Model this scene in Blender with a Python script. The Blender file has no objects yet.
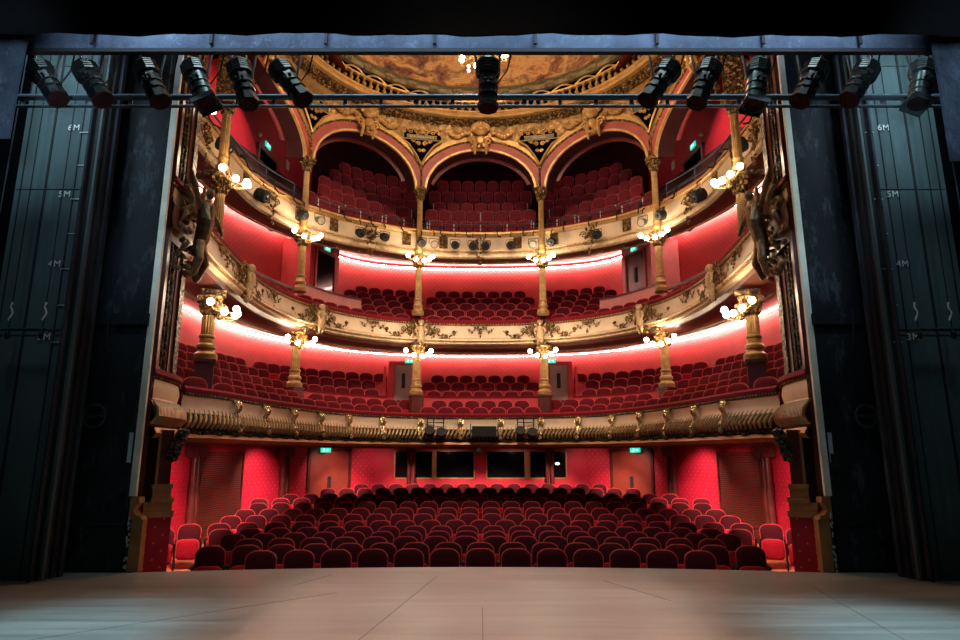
import bpy, math, random
from mathutils import Vector, Matrix
R = math.radians
random.seed(7)
sc = bpy.context.scene
col = sc.collection
PI = math.pi

# ------------------------------------------------------------------ materials
def new_mat(name):
    m = bpy.data.materials.new(name); m.use_nodes = True
    nt = m.node_tree; b = nt.nodes['Principled BSDF']
    return m, nt, b
def L(nt, a, b): nt.links.new(a, b)
def ramp(nt, fac, stops):
    r = nt.nodes.new('ShaderNodeValToRGB')
    e = r.color_ramp.elements
    while len(e) < len(stops): e.new(0.5)
    for i, (p, c) in enumerate(stops):
        e[i].position = p; e[i].color = (c[0], c[1], c[2], 1)
    if fac is not None: L(nt, fac, r.inputs[0])
    return r
def noise(nt, scale, detail=3, vec=None, rough=.55):
    n = nt.nodes.new('ShaderNodeTexNoise'); n.inputs['Scale'].default_value = scale
    n.inputs['Detail'].default_value = detail; n.inputs['Roughness'].default_value = rough
    if vec is not None: L(nt, vec, n.inputs['Vector'])
    return n
def objvec(nt, scale=(1,1,1), kind='Object'):
    t = nt.nodes.new('ShaderNodeTexCoord'); mp = nt.nodes.new('ShaderNodeMapping')
    L(nt, t.outputs[kind], mp.inputs['Vector']); mp.inputs['Scale'].default_value = scale
    return mp.outputs['Vector']
def bump(nt, b, h, strength=.4, dist=.02):
    n = nt.nodes.new('ShaderNodeBump'); n.inputs['Strength'].default_value = strength
    n.inputs['Distance'].default_value = dist
    L(nt, h, n.inputs['Height']); L(nt, n.outputs['Normal'], b.inputs['Normal'])
def simple(name, c, rough=.6, metal=0, var=.18, scale=6, bmp=0, bscale=40, spec=.5, sheen=0, kind='Object'):
    m, nt, b = new_mat(name)
    v = objvec(nt, kind=kind)
    n = noise(nt, scale, 4, v)
    lo = [max(0, x*(1-var)) for x in c]; hi = [min(1, x*(1+var)) for x in c]
    r = ramp(nt, n.outputs['Fac'], [(.3, lo), (.7, hi)])
    L(nt, r.outputs[0], b.inputs['Base Color'])
    b.inputs['Roughness'].default_value = rough; b.inputs['Metallic'].default_value = metal
    b.inputs['Specular IOR Level'].default_value = spec
    if sheen:
        b.inputs['Sheen Weight'].default_value = sheen; b.inputs['Sheen Roughness'].default_value = .4
        b.inputs['Sheen Tint'].default_value = (1, .25, .3, 1)
    if bmp:
        n2 = noise(nt, bscale, 5, v); bump(nt, b, n2.outputs['Fac'], bmp, .03)
    return m
def emit(name, c, s):
    m, nt, b = new_mat(name)
    b.inputs['Base Color'].default_value = (*c, 1)
    b.inputs['Emission Color'].default_value = (*c, 1); b.inputs['Emission Strength'].default_value = s
    return m
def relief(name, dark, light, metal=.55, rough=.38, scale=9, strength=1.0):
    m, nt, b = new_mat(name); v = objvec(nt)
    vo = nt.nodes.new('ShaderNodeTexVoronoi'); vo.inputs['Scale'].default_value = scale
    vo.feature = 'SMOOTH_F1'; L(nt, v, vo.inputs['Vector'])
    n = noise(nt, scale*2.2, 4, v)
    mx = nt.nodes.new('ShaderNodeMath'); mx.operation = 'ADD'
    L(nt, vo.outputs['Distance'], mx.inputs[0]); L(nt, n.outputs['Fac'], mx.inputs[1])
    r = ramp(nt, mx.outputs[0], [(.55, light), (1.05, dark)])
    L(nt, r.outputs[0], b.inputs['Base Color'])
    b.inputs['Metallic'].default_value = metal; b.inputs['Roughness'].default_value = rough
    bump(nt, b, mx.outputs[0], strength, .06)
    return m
def damask(name, c, dot, spacing=.16, dr=.085, rough=.6):
    m, nt, b = new_mat(name)
    t = nt.nodes.new('ShaderNodeTexCoord'); mp = nt.nodes.new('ShaderNodeMapping')
    L(nt, t.outputs['UV'], mp.inputs['Vector']); mp.inputs['Scale'].default_value = (1/spacing, 1/spacing, 1)
    mp.inputs['Rotation'].default_value = (0, 0, R(45))
    fr = nt.nodes.new('ShaderNodeVectorMath'); fr.operation = 'FRACTION'; L(nt, mp.outputs[0], fr.inputs[0])
    sb = nt.nodes.new('ShaderNodeVectorMath'); sb.operation = 'DISTANCE'; L(nt, fr.outputs[0], sb.inputs[0]); sb.inputs[1].default_value = (.5, .5, 0)
    n = noise(nt, 1.3, 3, objvec(nt))
    r = ramp(nt, n.outputs['Fac'], [(.3, [x*.86 for x in c]), (.7, [min(1, x*1.12) for x in c])])
    k = ramp(nt, sb.outputs['Value'], [(dr, (1,1,1)), (dr+.05, (0,0,0))])
    mx = nt.nodes.new('ShaderNodeMix'); mx.data_type = 'RGBA'
    L(nt, k.outputs[0], mx.inputs['Factor']); L(nt, r.outputs[0], mx.inputs['A']); mx.inputs['B'].default_value = (*dot, 1)
    L(nt, mx.outputs['Result'], b.inputs['Base Color'])
    b.inputs['Roughness'].default_value = rough
    return m

M = {}
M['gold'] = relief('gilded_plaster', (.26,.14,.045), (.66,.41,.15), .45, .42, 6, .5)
M['goldplain'] = simple('gold_paint', (.60,.36,.13), .36, .45, .22, 5, .25, 45)
M['colgold'] = simple('column_ochre_gold', (.36,.21,.07), .38, .3, .35, 7, .25, 60)
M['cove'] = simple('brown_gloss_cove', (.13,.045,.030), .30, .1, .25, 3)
M['moulding'] = simple('cream_gilt_moulding', (.70,.54,.34), .38, .2, .25, 12, .2, 50)
M['brown'] = simple('brown_red_door', (.26,.045,.030), .4, 0, .15, 3)
M['doorgrey'] = simple('grey_rose_door', (.36,.20,.19), .45, 0, .12, 3)
M['tealplaque'] = simple('green_plaque', (.10,.15,.09), .5)
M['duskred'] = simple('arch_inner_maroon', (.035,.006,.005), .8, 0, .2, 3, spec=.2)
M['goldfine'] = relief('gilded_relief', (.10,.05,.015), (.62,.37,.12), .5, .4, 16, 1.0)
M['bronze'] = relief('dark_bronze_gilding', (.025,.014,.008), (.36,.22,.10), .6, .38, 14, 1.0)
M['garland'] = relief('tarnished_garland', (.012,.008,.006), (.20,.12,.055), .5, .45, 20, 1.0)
M['cream'] = simple('cream_paint', (.80,.62,.42), .5, 0, .08, 3, .12, 30)
M['creamgold'] = relief('cream_and_gold_moulding', (.20,.12,.05), (.80,.62,.36), .35, .36, 14, .7)
M['wall0'] = damask('red_damask_stalls', (.55,.008,.038), (.85,.25,.28), .15, .055)
M['wall1'] = damask('red_damask_tier', (.62,.055,.060), (.75,.20,.18), .13, .05)
M['wall2'] = damask('red_fabric_tier', (.58,.045,.050), (.62,.08,.08), .12, .2)
M['wall3'] = damask('red_damask_gallery', (.55,.012,.035), (.65,.06,.08), .2, .07)
M['redpaint'] = simple('red_paint', (.42,.035,.03), .45, 0, .12, 4)
M['pinkred'] = simple('arch_rose_paint', (.36,.065,.045), .5, 0, .2, 5, .1)
M['partition'] = simple('partition_red', (.55,.03,.05), .5, 0, .1, 4)
M['partition_pink'] = simple('partition_rose', (.62,.22,.22), .5, 0, .1, 4)
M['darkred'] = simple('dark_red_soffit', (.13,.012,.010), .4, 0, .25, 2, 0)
M['darkwood'] = simple('dark_mahogany', (.10,.018,.014), .35, 0, .3, 5)
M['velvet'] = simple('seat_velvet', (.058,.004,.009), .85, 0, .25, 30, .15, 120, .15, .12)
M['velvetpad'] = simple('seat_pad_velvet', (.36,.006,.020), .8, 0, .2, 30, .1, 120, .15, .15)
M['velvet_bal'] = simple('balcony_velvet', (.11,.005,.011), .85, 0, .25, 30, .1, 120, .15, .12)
M['velvet_gal'] = simple('gallery_velvet', (.17,.005,.012), .85, 0, .3, 30)
M['piping'] = simple('seat_piping', (.62,.05,.055), .5, 0, .1, 30)
M['railvelvet'] = simple('rail_velvet', (.20,.005,.014), .8, 0, .2, 20, .2, 90, .2, .1)
M['seatdark'] = simple('seat_frame_black', (.02,.014,.014), .4)
M['plate'] = simple('seat_number_plate', (.55,.45,.35), .3, .6)
M['wood'] = simple('parquet', (.50,.20,.09), .4, 0, .3, 8)
M['timber'] = simple('moulded_timber', (.42,.20,.075), .4, .25, .25, 4, .15, 20)
M['tierfloor'] = simple('tier_carpet', (.05,.005,.008), .9, 0, .2, 8)
M['black'] = simple('matt_black', (.008,.009,.011), .75)
M['cloth'] = simple('black_cloth', (.0025,.0025,.003), .95, 0, .3, 4, .5, 8, .1)
M['void'] = simple('unlit_space_black', (.003,.003,.004), 1, spec=0)
M['metal'] = simple('blue_grey_steel', (.10,.135,.18), .4, .5, .15, 8)
M['chrome'] = simple('brushed_rail', (.5,.48,.46), .3, .9)
M['lamp'] = simple('lamp_housing_black', (.020,.026,.030), .33, .3, .3, 20)
M['lampgrey'] = simple('lamp_housing_grey', (.055,.085,.090), .32, .4, .3, 20)
M['lens'] = simple('lamp_lens', (.02,.012,.014), .12, .1)
M['glass'] = simple('booth_glass_and_dark_doorway', (.004,.004,.005), .08, 0, .2, 3)
M['white'] = simple('off_white_strip', (.84,.80,.68), .55, 0, .12, 3, .1)
M['tape'] = simple('pale_blue_tape', (.42,.58,.64), .6)
M['mark'] = simple('stencil_white', (.75,.78,.78), .6)
M['led'] = emit('cove_light', (1,.70,.58), 42)
M['bulb'] = emit('globe_bulb', (1,.80,.58), 26)
M['exit'] = emit('exit_green', (.02,.62,.42), 1.1)
M['exitw'] = emit('exit_white', (.8,1,.95), 1.6)
M['duskgold'] = simple('grey_gold_moulding', (.20,.155,.08), .5, .2, .3, 6, .2, 30)
M['brass'] = simple('bright_brass', (.62,.50,.26), .25, .75, .25, 12, .2, 40)
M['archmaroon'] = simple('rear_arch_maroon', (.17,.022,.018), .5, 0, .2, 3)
M['browngold'] = simple('brown_gold_ribbing', (.40,.26,.12), .36, .4, .3, 9, .3, 40)
M['figure'] = simple('brown_gilt_figure', (.24,.155,.08), .36, .4, .4, 14, .3, 50)
M['crimson'] = simple('crimson_panelling', (.48,.008,.03), .5, 0, .1, 3)
M['seam'] = simple('board_seam', (.13,.11,.095), .6)
M['putto'] = simple('pale_gilt_figure', (.55,.38,.21), .42, .3, .3, 25, .3, 60)

def panel_mat(name, dark, light, scuff, sx=.35):
    m, nt, b = new_mat(name); v = objvec(nt, (1,1,sx))
    n = noise(nt, 1.1, 6, v, .62); n2 = noise(nt, 5, 8, v, .75)
    r = ramp(nt, n.outputs['Fac'], [(.35, dark), (.65, light)])
    k = ramp(nt, n2.outputs['Fac'], [(.54, (0,0,0)), (.74, (1,1,1))])
    mx = nt.nodes.new('ShaderNodeMix'); mx.data_type = 'RGBA'
    L(nt, k.outputs[0], mx.inputs['Factor']); L(nt, r.outputs[0], mx.inputs['A']); mx.inputs['B'].default_value = (*scuff, 1)
    L(nt, mx.outputs['Result'], b.inputs['Base Color'])
    b.inputs['Roughness'].default_value = .75; b.inputs['Specular IOR Level'].default_value = .3
    n3 = noise(nt, 4.5 if 'cloth' in name else 3, 4, v); bump(nt, b, n3.outputs['Fac'], .9 if 'cloth' in name else .5, .06 if 'cloth' in name else .03)
    return m
M['iron'] = panel_mat('iron_curtain_black', (.002,.003,.005), (.011,.014,.021), (.07,.085,.11))
M['teal'] = panel_mat('teal_grey_panel', (.055,.085,.095), (.085,.125,.135), (.11,.16,.17), .15)
M['bluecloth'] = panel_mat('blue_black_cloth', (.025,.036,.055), (.075,.10,.14), (.13,.17,.22), .8)
M['batten'] = panel_mat('batten_blue_grey', (.010,.013,.020), (.035,.045,.065), (.09,.11,.15), .2)

def stage_mat():
    m, nt, b = new_mat('stage_boards')
    v = objvec(nt, (.35, 6, 1)); n = noise(nt, 1.0, 6, v, .6)
    v2 = objvec(nt, (1.2, 1.2, 1)); n2 = noise(nt, .6, 4, v2)
    r = ramp(nt, n.outputs['Fac'], [(.3, (.20,.185,.165)), (.7, (.38,.35,.315))])
    r2 = ramp(nt, n2.outputs['Fac'], [(.3, (.75,.75,.75)), (.7, (1,1,1))])
    mx = nt.nodes.new('ShaderNodeMix'); mx.data_type = 'RGBA'; mx.blend_type = 'MULTIPLY'; mx.inputs['Factor'].default_value = 1
    L(nt, r.outputs[0], mx.inputs['A']); L(nt, r2.outputs[0], mx.inputs['B'])
    L(nt, mx.outputs['Result'], b.inputs['Base Color'])
    rr = ramp(nt, n.outputs['Fac'], [(.3, (.28,)*3), (.7, (.42,)*3)]); L(nt, rr.outputs[0], b.inputs['Roughness'])
    bump(nt, b, n.outputs['Fac'], .12, .01)
    return m
M['stage'] = stage_mat()
def paint_mat():
    m, nt, b = new_mat('ceiling_fresco'); v = objvec(nt, (.5,.5,.8))
    n0 = noise(nt, 1.2, 3, v)
    ad = nt.nodes.new('ShaderNodeVectorMath'); ad.operation = 'MULTIPLY_ADD'
    L(nt, n0.outputs['Color'], ad.inputs[0]); ad.inputs[1].default_value = (1.3,1.3,1.3); L(nt, v, ad.inputs[2])
    n = noise(nt, 1.9, 8, ad.outputs[0], .68)
    r = ramp(nt, n.outputs['Fac'], [(.36, (.025,.012,.008)), (.43, (.16,.035,.012)), (.48, (.22,.10,.03)), (.54, (.50,.27,.08)), (.60, (.42,.15,.05)), (.66, (.09,.07,.035))])
    L(nt, r.outputs[0], b.inputs['Base Color']); b.inputs['Roughness'].default_value = .7
    return m
M['fresco'] = paint_mat()
def slat_mat():
    m, nt, b = new_mat('slatted_wood'); v = objvec(nt)
    w = nt.nodes.new('ShaderNodeTexWave'); w.bands_direction = 'Z'; w.inputs['Scale'].default_value = 5.5; L(nt, v, w.inputs['Vector'])
    r = ramp(nt, w.outputs['Fac'], [(.1, (.035,.008,.006)), (.6, (.15,.026,.02))])
    L(nt, r.outputs[0], b.inputs['Base Color']); b.inputs['Roughness'].default_value = .45
    bump(nt, b, w.outputs['Fac'], .6, .02)
    return m
M['slat'] = slat_mat()

# ------------------------------------------------------------------ mesh builder
class MB:
    def __init__(s): s.v = []; s.f = []; s.m = []; s.uv = {}
    def face(s, idx, mi=0, uv=None):
        if uv: s.uv[len(s.f)] = uv
        s.f.append(idx); s.m.append(mi)
    def box(s, c, d, mi=0, rz=0, rot=None):
        b = len(s.v); q = rot if rot is not None else Matrix.Rotation(rz, 3, 'Z')
        for z in (-1,1):
            for x, y in ((-1,-1),(1,-1),(1,1),(-1,1)):
                p = q @ Vector((x*d[0]/2, y*d[1]/2, z*d[2]/2)); s.v.append((c[0]+p.x, c[1]+p.y, c[2]+p.z))
        for f in ((3,2,1,0),(4,5,6,7),(0,1,5,4),(1,2,6,5),(2,3,7,6),(3,0,4,7)): s.face([b+i for i in f], mi)
        return s
    def tube(s, pts, r, n=6, mi=0, closed=False, cap=True):
        pts = [Vector(p) for p in pts]; k = len(pts); b = len(s.v)
        rs = r if isinstance(r, (list, tuple)) else [r]*k
        prev = None
        for i, p in enumerate(pts):
            a = pts[(i-1) % k] if closed or i > 0 else p; c = pts[(i+1) % k] if closed or i < k-1 else p
            t = (c-a).normalized() if (c-a).length > 1e-9 else Vector((0,0,1))
            if prev is None:
                u = t.cross(Vector((0,0,1)))
                if u.length < 1e-3: u = t.cross(Vector((1,0,0)))
            else: u = prev - t*prev.dot(t)
            if u.length < 1e-6: u = t.orthogonal()
            u.normalize(); w = t.cross(u); prev = u
            for j in range(n):
                g = 2*PI*j/n; q = p + (u*math.cos(g) + w*math.sin(g))*rs[i]; s.v.append(tuple(q))
        for i in range(k if closed else k-1):
            for j in range(n):
                i2 = (i+1) % k; s.face([b+i*n+j, b+i*n+(j+1) % n, b+i2*n+(j+1) % n, b+i2*n+j], mi)
        if cap and not closed:
            s.face([b+j for j in range(n)][::-1], mi); s.face([b+(k-1)*n+j for j in range(n)], mi)
        return s
    def lathe(s, prof, c=(0,0,0), n=16, mi=0, flute=0, rot=None):
        b = len(s.v); k = len(prof)
        for r, z in prof:
            for j in range(n):
                g = 2*PI*j/n; rr = r*(1-flute*(j % 2)); p = Vector((rr*math.cos(g), rr*math.sin(g), z))
                if rot is not None: p = rot @ p
                s.v.append((c[0]+p.x, c[1]+p.y, c[2]+p.z))
        for i in range(k-1):
            for j in range(n): s.face([b+i*n+j, b+i*n+(j+1) % n, b+(i+1)*n+(j+1) % n, b+(i+1)*n+j], mi)
        s.face([b+j for j in range(n)][::-1], mi); s.face([b+(k-1)*n+j for j in range(n)], mi)
        return s
    def blob(s, c, r, mi=0, n=8, rot=None):
        if not isinstance(r, (list, tuple)): r = (r, r, r)
        b = len(s.v); rows = max(3, n//2)
        for i in range(rows+1):
            a = PI*i/rows
            for j in range(n):
                g = 2*PI*j/n; p = Vector((r[0]*math.sin(a)*math.cos(g), r[1]*math.sin(a)*math.sin(g), -r[2]*math.cos(a)))
                if rot is not None: p = rot @ p
                s.v.append((c[0]+p.x, c[1]+p.y, c[2]+p.z))
        for i in range(rows):
            for j in range(n): s.face([b+i*n+j, b+i*n+(j+1) % n, b+(i+1)*n+(j+1) % n, b+(i+1)*n+j], mi)
        return s
    def quad(s, a, b_, c, d, mi=0, uv=None):
        b = len(s.v); s.v += [tuple(a), tuple(b_), tuple(c), tuple(d)]; s.face([b, b+1, b+2, b+3], mi, uv); return s
    def sweep(s, cv, prof, mi=0, closed=False, mis=None, cap=False):
        """cv: (x,y,nx,ny,s) samples; prof: (outward offset, z)"""
        b = len(s.v); k = len(prof); n = len(cv); pl = [0]
        for i in range(1, k): pl.append(pl[-1] + math.hypot(prof[i][0]-prof[i-1][0], prof[i][1]-prof[i-1][1]))
        for (x, y, nx, ny, q) in cv:
            for (o, z) in prof: s.v.append((x+nx*o, y+ny*o, z))
        for i in range(n if closed else n-1):
            i2 = (i+1) % n
            for j in range(k-1):
                s.face([b+i*k+j, b+i2*k+j, b+i2*k+j+1, b+i*k+j+1], mis[j] if mis else mi,
                       [(cv[i][4], pl[j]), (cv[i2][4], pl[j]), (cv[i2][4], pl[j+1]), (cv[i][4], pl[j+1])])
        if cap:
            s.face([b+j for j in range(k)], mi); s.face([b+(n-1)*k+j for j in range(k)][::-1], mi)
        return s
    def prism(s, pts, y0, y1, mi=0, fn=None):
        """outline pts (x,z) extruded between y0 and y1; fn maps (x,y,z)"""
        fn = fn or (lambda p: p); b = len(s.v); k = len(pts)
        for y in (y0, y1):
            for x, z in pts: s.v.append(tuple(fn((x, y, z))))
        for j in range(k): s.face([b+j, b+(j+1) % k, b+k+(j+1) % k, b+k+j], mi)
        s.face([b+j for j in range(k)][::-1], mi); s.face([b+k+j for j in range(k)], mi)
        return s
    def mesh(s, name, mats, smooth=True):
        me = bpy.data.meshes.new(name); me.from_pydata(s.v, [], s.f)
        for m in (mats if isinstance(mats, (list, tuple)) else [mats]): me.materials.append(M[m] if isinstance(m, str) else m)
        me.polygons.foreach_set('material_index', s.m)
        if s.uv:
            ul = me.uv_layers.new(name='UVMap')
            for fi, uvs in s.uv.items():
                p = me.polygons[fi]
                for li, u in zip(p.loop_indices, uvs): ul.data[li].uv = u
        if smooth:
            me.polygons.foreach_set('use_smooth', [True]*len(s.f)); me.set_sharp_from_angle(angle=R(38))
        me.update()
        return me
    def build(s, name, mats, parent=None, smooth=True):
        return link(name, s.mesh(name, mats, smooth), parent)
LOC = {}
def link(name, me, parent=None):
    o = bpy.data.objects.new(name, me); col.objects.link(o)
    if parent is not None:
        o.parent = parent
        root = parent; off = Matrix.Identity(4)
        while root is not None:
            if root.name in LOC: off = LOC[root.name]; break
            root = root.parent
        if parent.name in LOC: o.matrix_parent_inverse = off.inverted()
    return o
def tag(o, label, cat, group=None, kind=None):
    o['label'] = label; o['category'] = cat
    if group: o['group'] = group
    if kind: o['kind'] = kind
    return o
def struct(o, label=None):
    o['kind'] = 'structure'
    if label: o['label'] = label
    return o
def thing(name, label, cat, loc=(0,0,0), group=None, world=True, rz=0):
    """world=True: parts are given in world coordinates"""
    e = bpy.data.objects.new(name, None); col.objects.link(e); e.location = loc; e.rotation_euler.z = rz
    e.empty_display_size = .1
    if world: LOC[e.name] = Matrix.Translation(loc)
    return tag(e, label, cat, group)
def copy_tree(o, parent=None):
    c = o.copy(); col.objects.link(c)
    if parent is not None: c.parent = parent
    for ch in list(o.children): copy_tree(ch, c)
    return c

# ------------------------------------------------------------------ curves
def catmull(P, sub=16):
    out = []
    for i in range(len(P)-1):
        p0 = P[max(0, i-1)]; p1 = P[i]; p2 = P[i+1]; p3 = P[min(len(P)-1, i+2)]
        for k in range(sub):
            t = k/sub; t2 = t*t; t3 = t2*t
            out.append(tuple(.5*((2*p1[a]) + (-p0[a]+p2[a])*t + (2*p0[a]-5*p1[a]+4*p2[a]-p3[a])*t2 + (-p0[a]+3*p1[a]-3*p2[a]+p3[a])*t3) for a in (0,1)))
    out.append(P[-1]); return out
class Curve:
    """open plan curve from the left stage side round the back to the right stage side"""
    def __init__(s, pts):
        s.p = pts; s.l = [0]
        for i in range(1, len(pts)): s.l.append(s.l[-1] + math.hypot(pts[i][0]-pts[i-1][0], pts[i][1]-pts[i-1][1]))
        s.len = s.l[-1]
    def at(s, d):
        d = max(0, min(s.len, d)); lo, hi = 0, len(s.l)-1
        while hi-lo > 1:
            m = (lo+hi)//2
            if s.l[m] <= d: lo = m
            else: hi = m
        t = (d-s.l[lo])/max(1e-9, s.l[hi]-s.l[lo]); a, b = s.p[lo], s.p[hi]
        return (a[0]+(b[0]-a[0])*t, a[1]+(b[1]-a[1])*t)
    def frame(s, d):
        a = s.at(d-.15); b = s.at(d+.15); p = s.at(d); tx, ty = b[0]-a[0], b[1]-a[1]; l = math.hypot(tx, ty) or 1
        return (p[0], p[1], -ty/l, tx/l, d)
    def samples(s, n, d0=0, d1=None):
        d1 = s.len if d1 is None else d1
        return [s.frame(d0+(d1-d0)*i/(n-1)) for i in range(n)]
    def near(s, x, y):
        best = min(range(len(s.p)), key=lambda i: (s.p[i][0]-x)**2+(s.p[i][1]-y)**2); return s.l[best]
def sym(half):
    full = half + [(-x, y) for x, y in half[-2::-1]]
    return Curve(catmull(full))
F1 = sym([(-4.93,10.6),(-4.7,11.3),(-4.55,12.1),(-4.36,13.3),(-4.06,14.5),(-3.67,15.6),(-3.05,16.7),(-1.8,17.62),(0,17.95)])
F2 = sym([(-4.85,10.4),(-5.0,11.7),(-5.13,13.2),(-5.14,14.7),(-4.88,16.1),(-4.41,17.15),(-3.7,18.1),(-2.8,18.8),(-1.4,19.28),(0,19.42)])
F3 = sym([(-5.6,10.3),(-5.72,11.9),(-5.72,13.4),(-5.64,15.0),(-5.1,16.55),(-4.6,17.2),(-3.78,17.95),(-1.95,18.95),(0,19.25)])
W0 = sym([(-6.9,10.0),(-7.2,13),(-7.2,15.5),(-7.0,18),(-6.2,20.5),(-4.95,22.3),(-3.4,23.5),(-1.6,23.85),(0,23.9)])
W1 = sym([(-6.9,10.0),(-7.3,12.5),(-7.3,15.1),(-7.0,18.3),(-5.87,20.5),(-4.2,22.1),(-2.1,22.95),(0,23.1)])
W2 = sym([(-7.2,10.0),(-7.8,13.2),(-7.9,16.0),(-7.5,17.8),(-6.4,20.2),(-5.1,23.0),(-3.15,24.1),(0,24.4)])
W3 = sym([(-6.3,10.0),(-6.55,13.5),(-6.5,16.5),(-6.3,18.8),(-6.1,20.8),(-5.2,23.0),(-3.2,24.2),(0,24.5)])
def loft(mb, A, za, B, zb, n=70, k=1, mi=0, f=None):
    b = len(mb.v); a = A.samples(n); c = B.samples(n)
    for i in range(n):
        for j in range(k+1):
            t = j/k; z = za+(zb-za)*t if f is None else f(t, i/(n-1))
            mb.v.append((a[i][0]+(c[i][0]-a[i][0])*t, a[i][1]+(c[i][1]-a[i][1])*t, z))
    for i in range(n-1):
        for j in range(k): mb.face([b+i*(k+1)+j, b+(i+1)*(k+1)+j, b+(i+1)*(k+1)+j+1, b+i*(k+1)+j+1], mi, [(0,0),(1,0),(1,1),(0,1)])
ORD = ['zeroth','first','second','third','fourth','fifth','sixth','seventh','eighth','ninth','tenth','eleventh','twelfth','thirteenth','fourteenth','fifteenth','sixteenth','seventeenth','eighteenth','nineteenth','twentieth']
def ordw(n):
    if n <= 20: return ORD[n]
    if n < 30: return 'twenty-'+ORD[n-20]
    if n == 30: return 'thirtieth'
    if n < 40: return 'thirty-'+ORD[n-30]
    return 'fortieth' if n == 40 else 'forty-'+ORD[n-40]
SIDE = {-1: 'left', 1: 'right'}

# ------------------------------------------------------------------ ornament helpers
def on(fr, o, z, a=0):
    """point at outward offset o, height z, tangential shift a on frame fr"""
    x, y, nx, ny, _ = fr; return Vector((x+nx*o+ny*a, y+ny*o-nx*a, z))
def spiral(c, u, w, r, turns=1.4, th=.02, n=16, mb=None, mi=0, hand=1, nrm=None):
    pts = []
    for i in range(n+1):
        t = i/n; a = hand*turns*2*PI*t; rr = r*(1-.8*t)
        pts.append(c + u*(rr*math.cos(a)) + w*(rr*math.sin(a)))
    mb.tube(pts, [th*(1-.5*i/n) for i in range(n+1)], 5, mi)
    mb.blob(tuple(pts[-1]), th*1.5, mi, 6)
def leaf(mb, c, u, w, nrm, l, wd, mi=0, curl=.3):
    b = len(mb.v); n = 5
    for i in range(n+1):
        t = i/n; h = wd*math.sin(PI*min(1, t*.85+.12))*(1+.25*(-1)**i)
        p = c + u*(l*t) + nrm*(curl*l*t*t)
        mb.v += [tuple(p - w*h), tuple(p + nrm*wd*.5*(1-t)), tuple(p + w*h)]
    for i in range(n):
        q = b+i*3; mb.face([q, q+1, q+4, q+3], mi); mb.face([q+1, q+2, q+5, q+4], mi)
def foliage(mb, fr, o, z, wdt, hgt, n, mi=0, rng=random, size=.05):
    """cluster of carved leaves and bosses"""
    for _ in range(n):
        a = rng.uniform(-wdt, wdt); b = rng.uniform(-hgt, hgt)
        p = on(fr, o-rng.uniform(0, .04), z+b, a)
        mb.blob(tuple(p), (size*rng.uniform(.5,1.1), size*rng.uniform(.4,.8), size*rng.uniform(.5,1.2)), mi, 6, Matrix.Rotation(rng.uniform(0,3), 3, 'Z') @ Matrix.Rotation(rng.uniform(-.8,.8), 3, 'Y'))
def vines(mb, fr, o, z, l, h, hand, mi=0, th=.014, levels=3):
    """a wandering acanthus scroll running sideways from fr"""
    T = Vector((fr[3], -fr[2], 0)); U = Vector((0,0,1)); N = Vector((fr[2], fr[3], 0))
    c0 = on(fr, o, z)
    pts = [c0 + T*(hand*l*t) + U*(h*.5*math.sin(t*7)) for t in [i/14 for i in range(15)]]
    mb.tube(pts, [th*(1-.6*i/14) for i in range(15)], 5, mi)
    for k in range(levels*2):
        t = (k+1)/(levels*2+1); p = c0 + T*(hand*l*t) + U*(h*.5*math.sin(t*7)); sg = 1 if k % 2 else -1
        spiral(p + U*(sg*h*.3*(1-t*.4)), T*hand, U*sg, h*.34*(1-t*.5), 1.2, th*.9, 10, mb, mi)
        leaf(mb, p, (T*hand*.6+U*-sg).normalized(), T*hand, -N, h*.5*(1-t*.4), h*.12, mi, .1)
        leaf(mb, p, (T*hand+U*sg*.6).normalized(), U, -N, h*.45*(1-t*.4), h*.10, mi, .1)

# ================================================================== STAGE SHELL
def apron():
    m = MB(); edge = []
    for i in range(41):
        x = -4.62+9.24*i/40; edge.append((x, 9.27-.021*x*x))
    pts = [(-8.5,-3),(8.5,-3),(8.5,8.84),(4.62,8.84)] + edge[::-1] + [(-4.62,8.84),(-8.5,8.84)]
    b = len(m.v)
    for z in (0,-.94):
        for x, y in pts: m.v.append((x, y, z))
    k = len(pts); m.face(list(range(k)))
    m.face([k+i for i in range(k)][::-1])
    for i in range(k): m.face([i, k+i, k+(i+1) % k, (i+1) % k])
    return m
o = struct(apron().build('floor', 'stage', smooth=False), 'worn grey stage boards with a curved front edge')
m = MB()
for (x0,y0,x1,y1) in ((-1.35,3.6,-.55,8.6),(.02,2.5,.02,6.9),(1.5,8.3,2.0,7.2),(-1.9,8.7,-2.2,8.0),(-4.0,5.5,-1.6,7.6),(3.4,5.0,3.9,8.2)):
    m.box(((x0+x1)/2,(y0+y1)/2,.0006),(.008, math.hypot(x1-x0,y1-y0),.0024), 0, math.atan2(-(x1-x0), y1-y0))
struct(m.build('floor_seam', 'seam', o, False))
m = MB(); m.box((0,-3.2,5),(17.4,.3,12)); m.box((-8.7,3,5),(.3,12.4,12)); m.box((8.7,3,5),(.3,12.4,12)); m.box((0,3,11),(17.4,12.4,.3))
struct(m.build('wall_backstage', 'void', smooth=False), 'unlit black stage house behind and above the wings')

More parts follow.
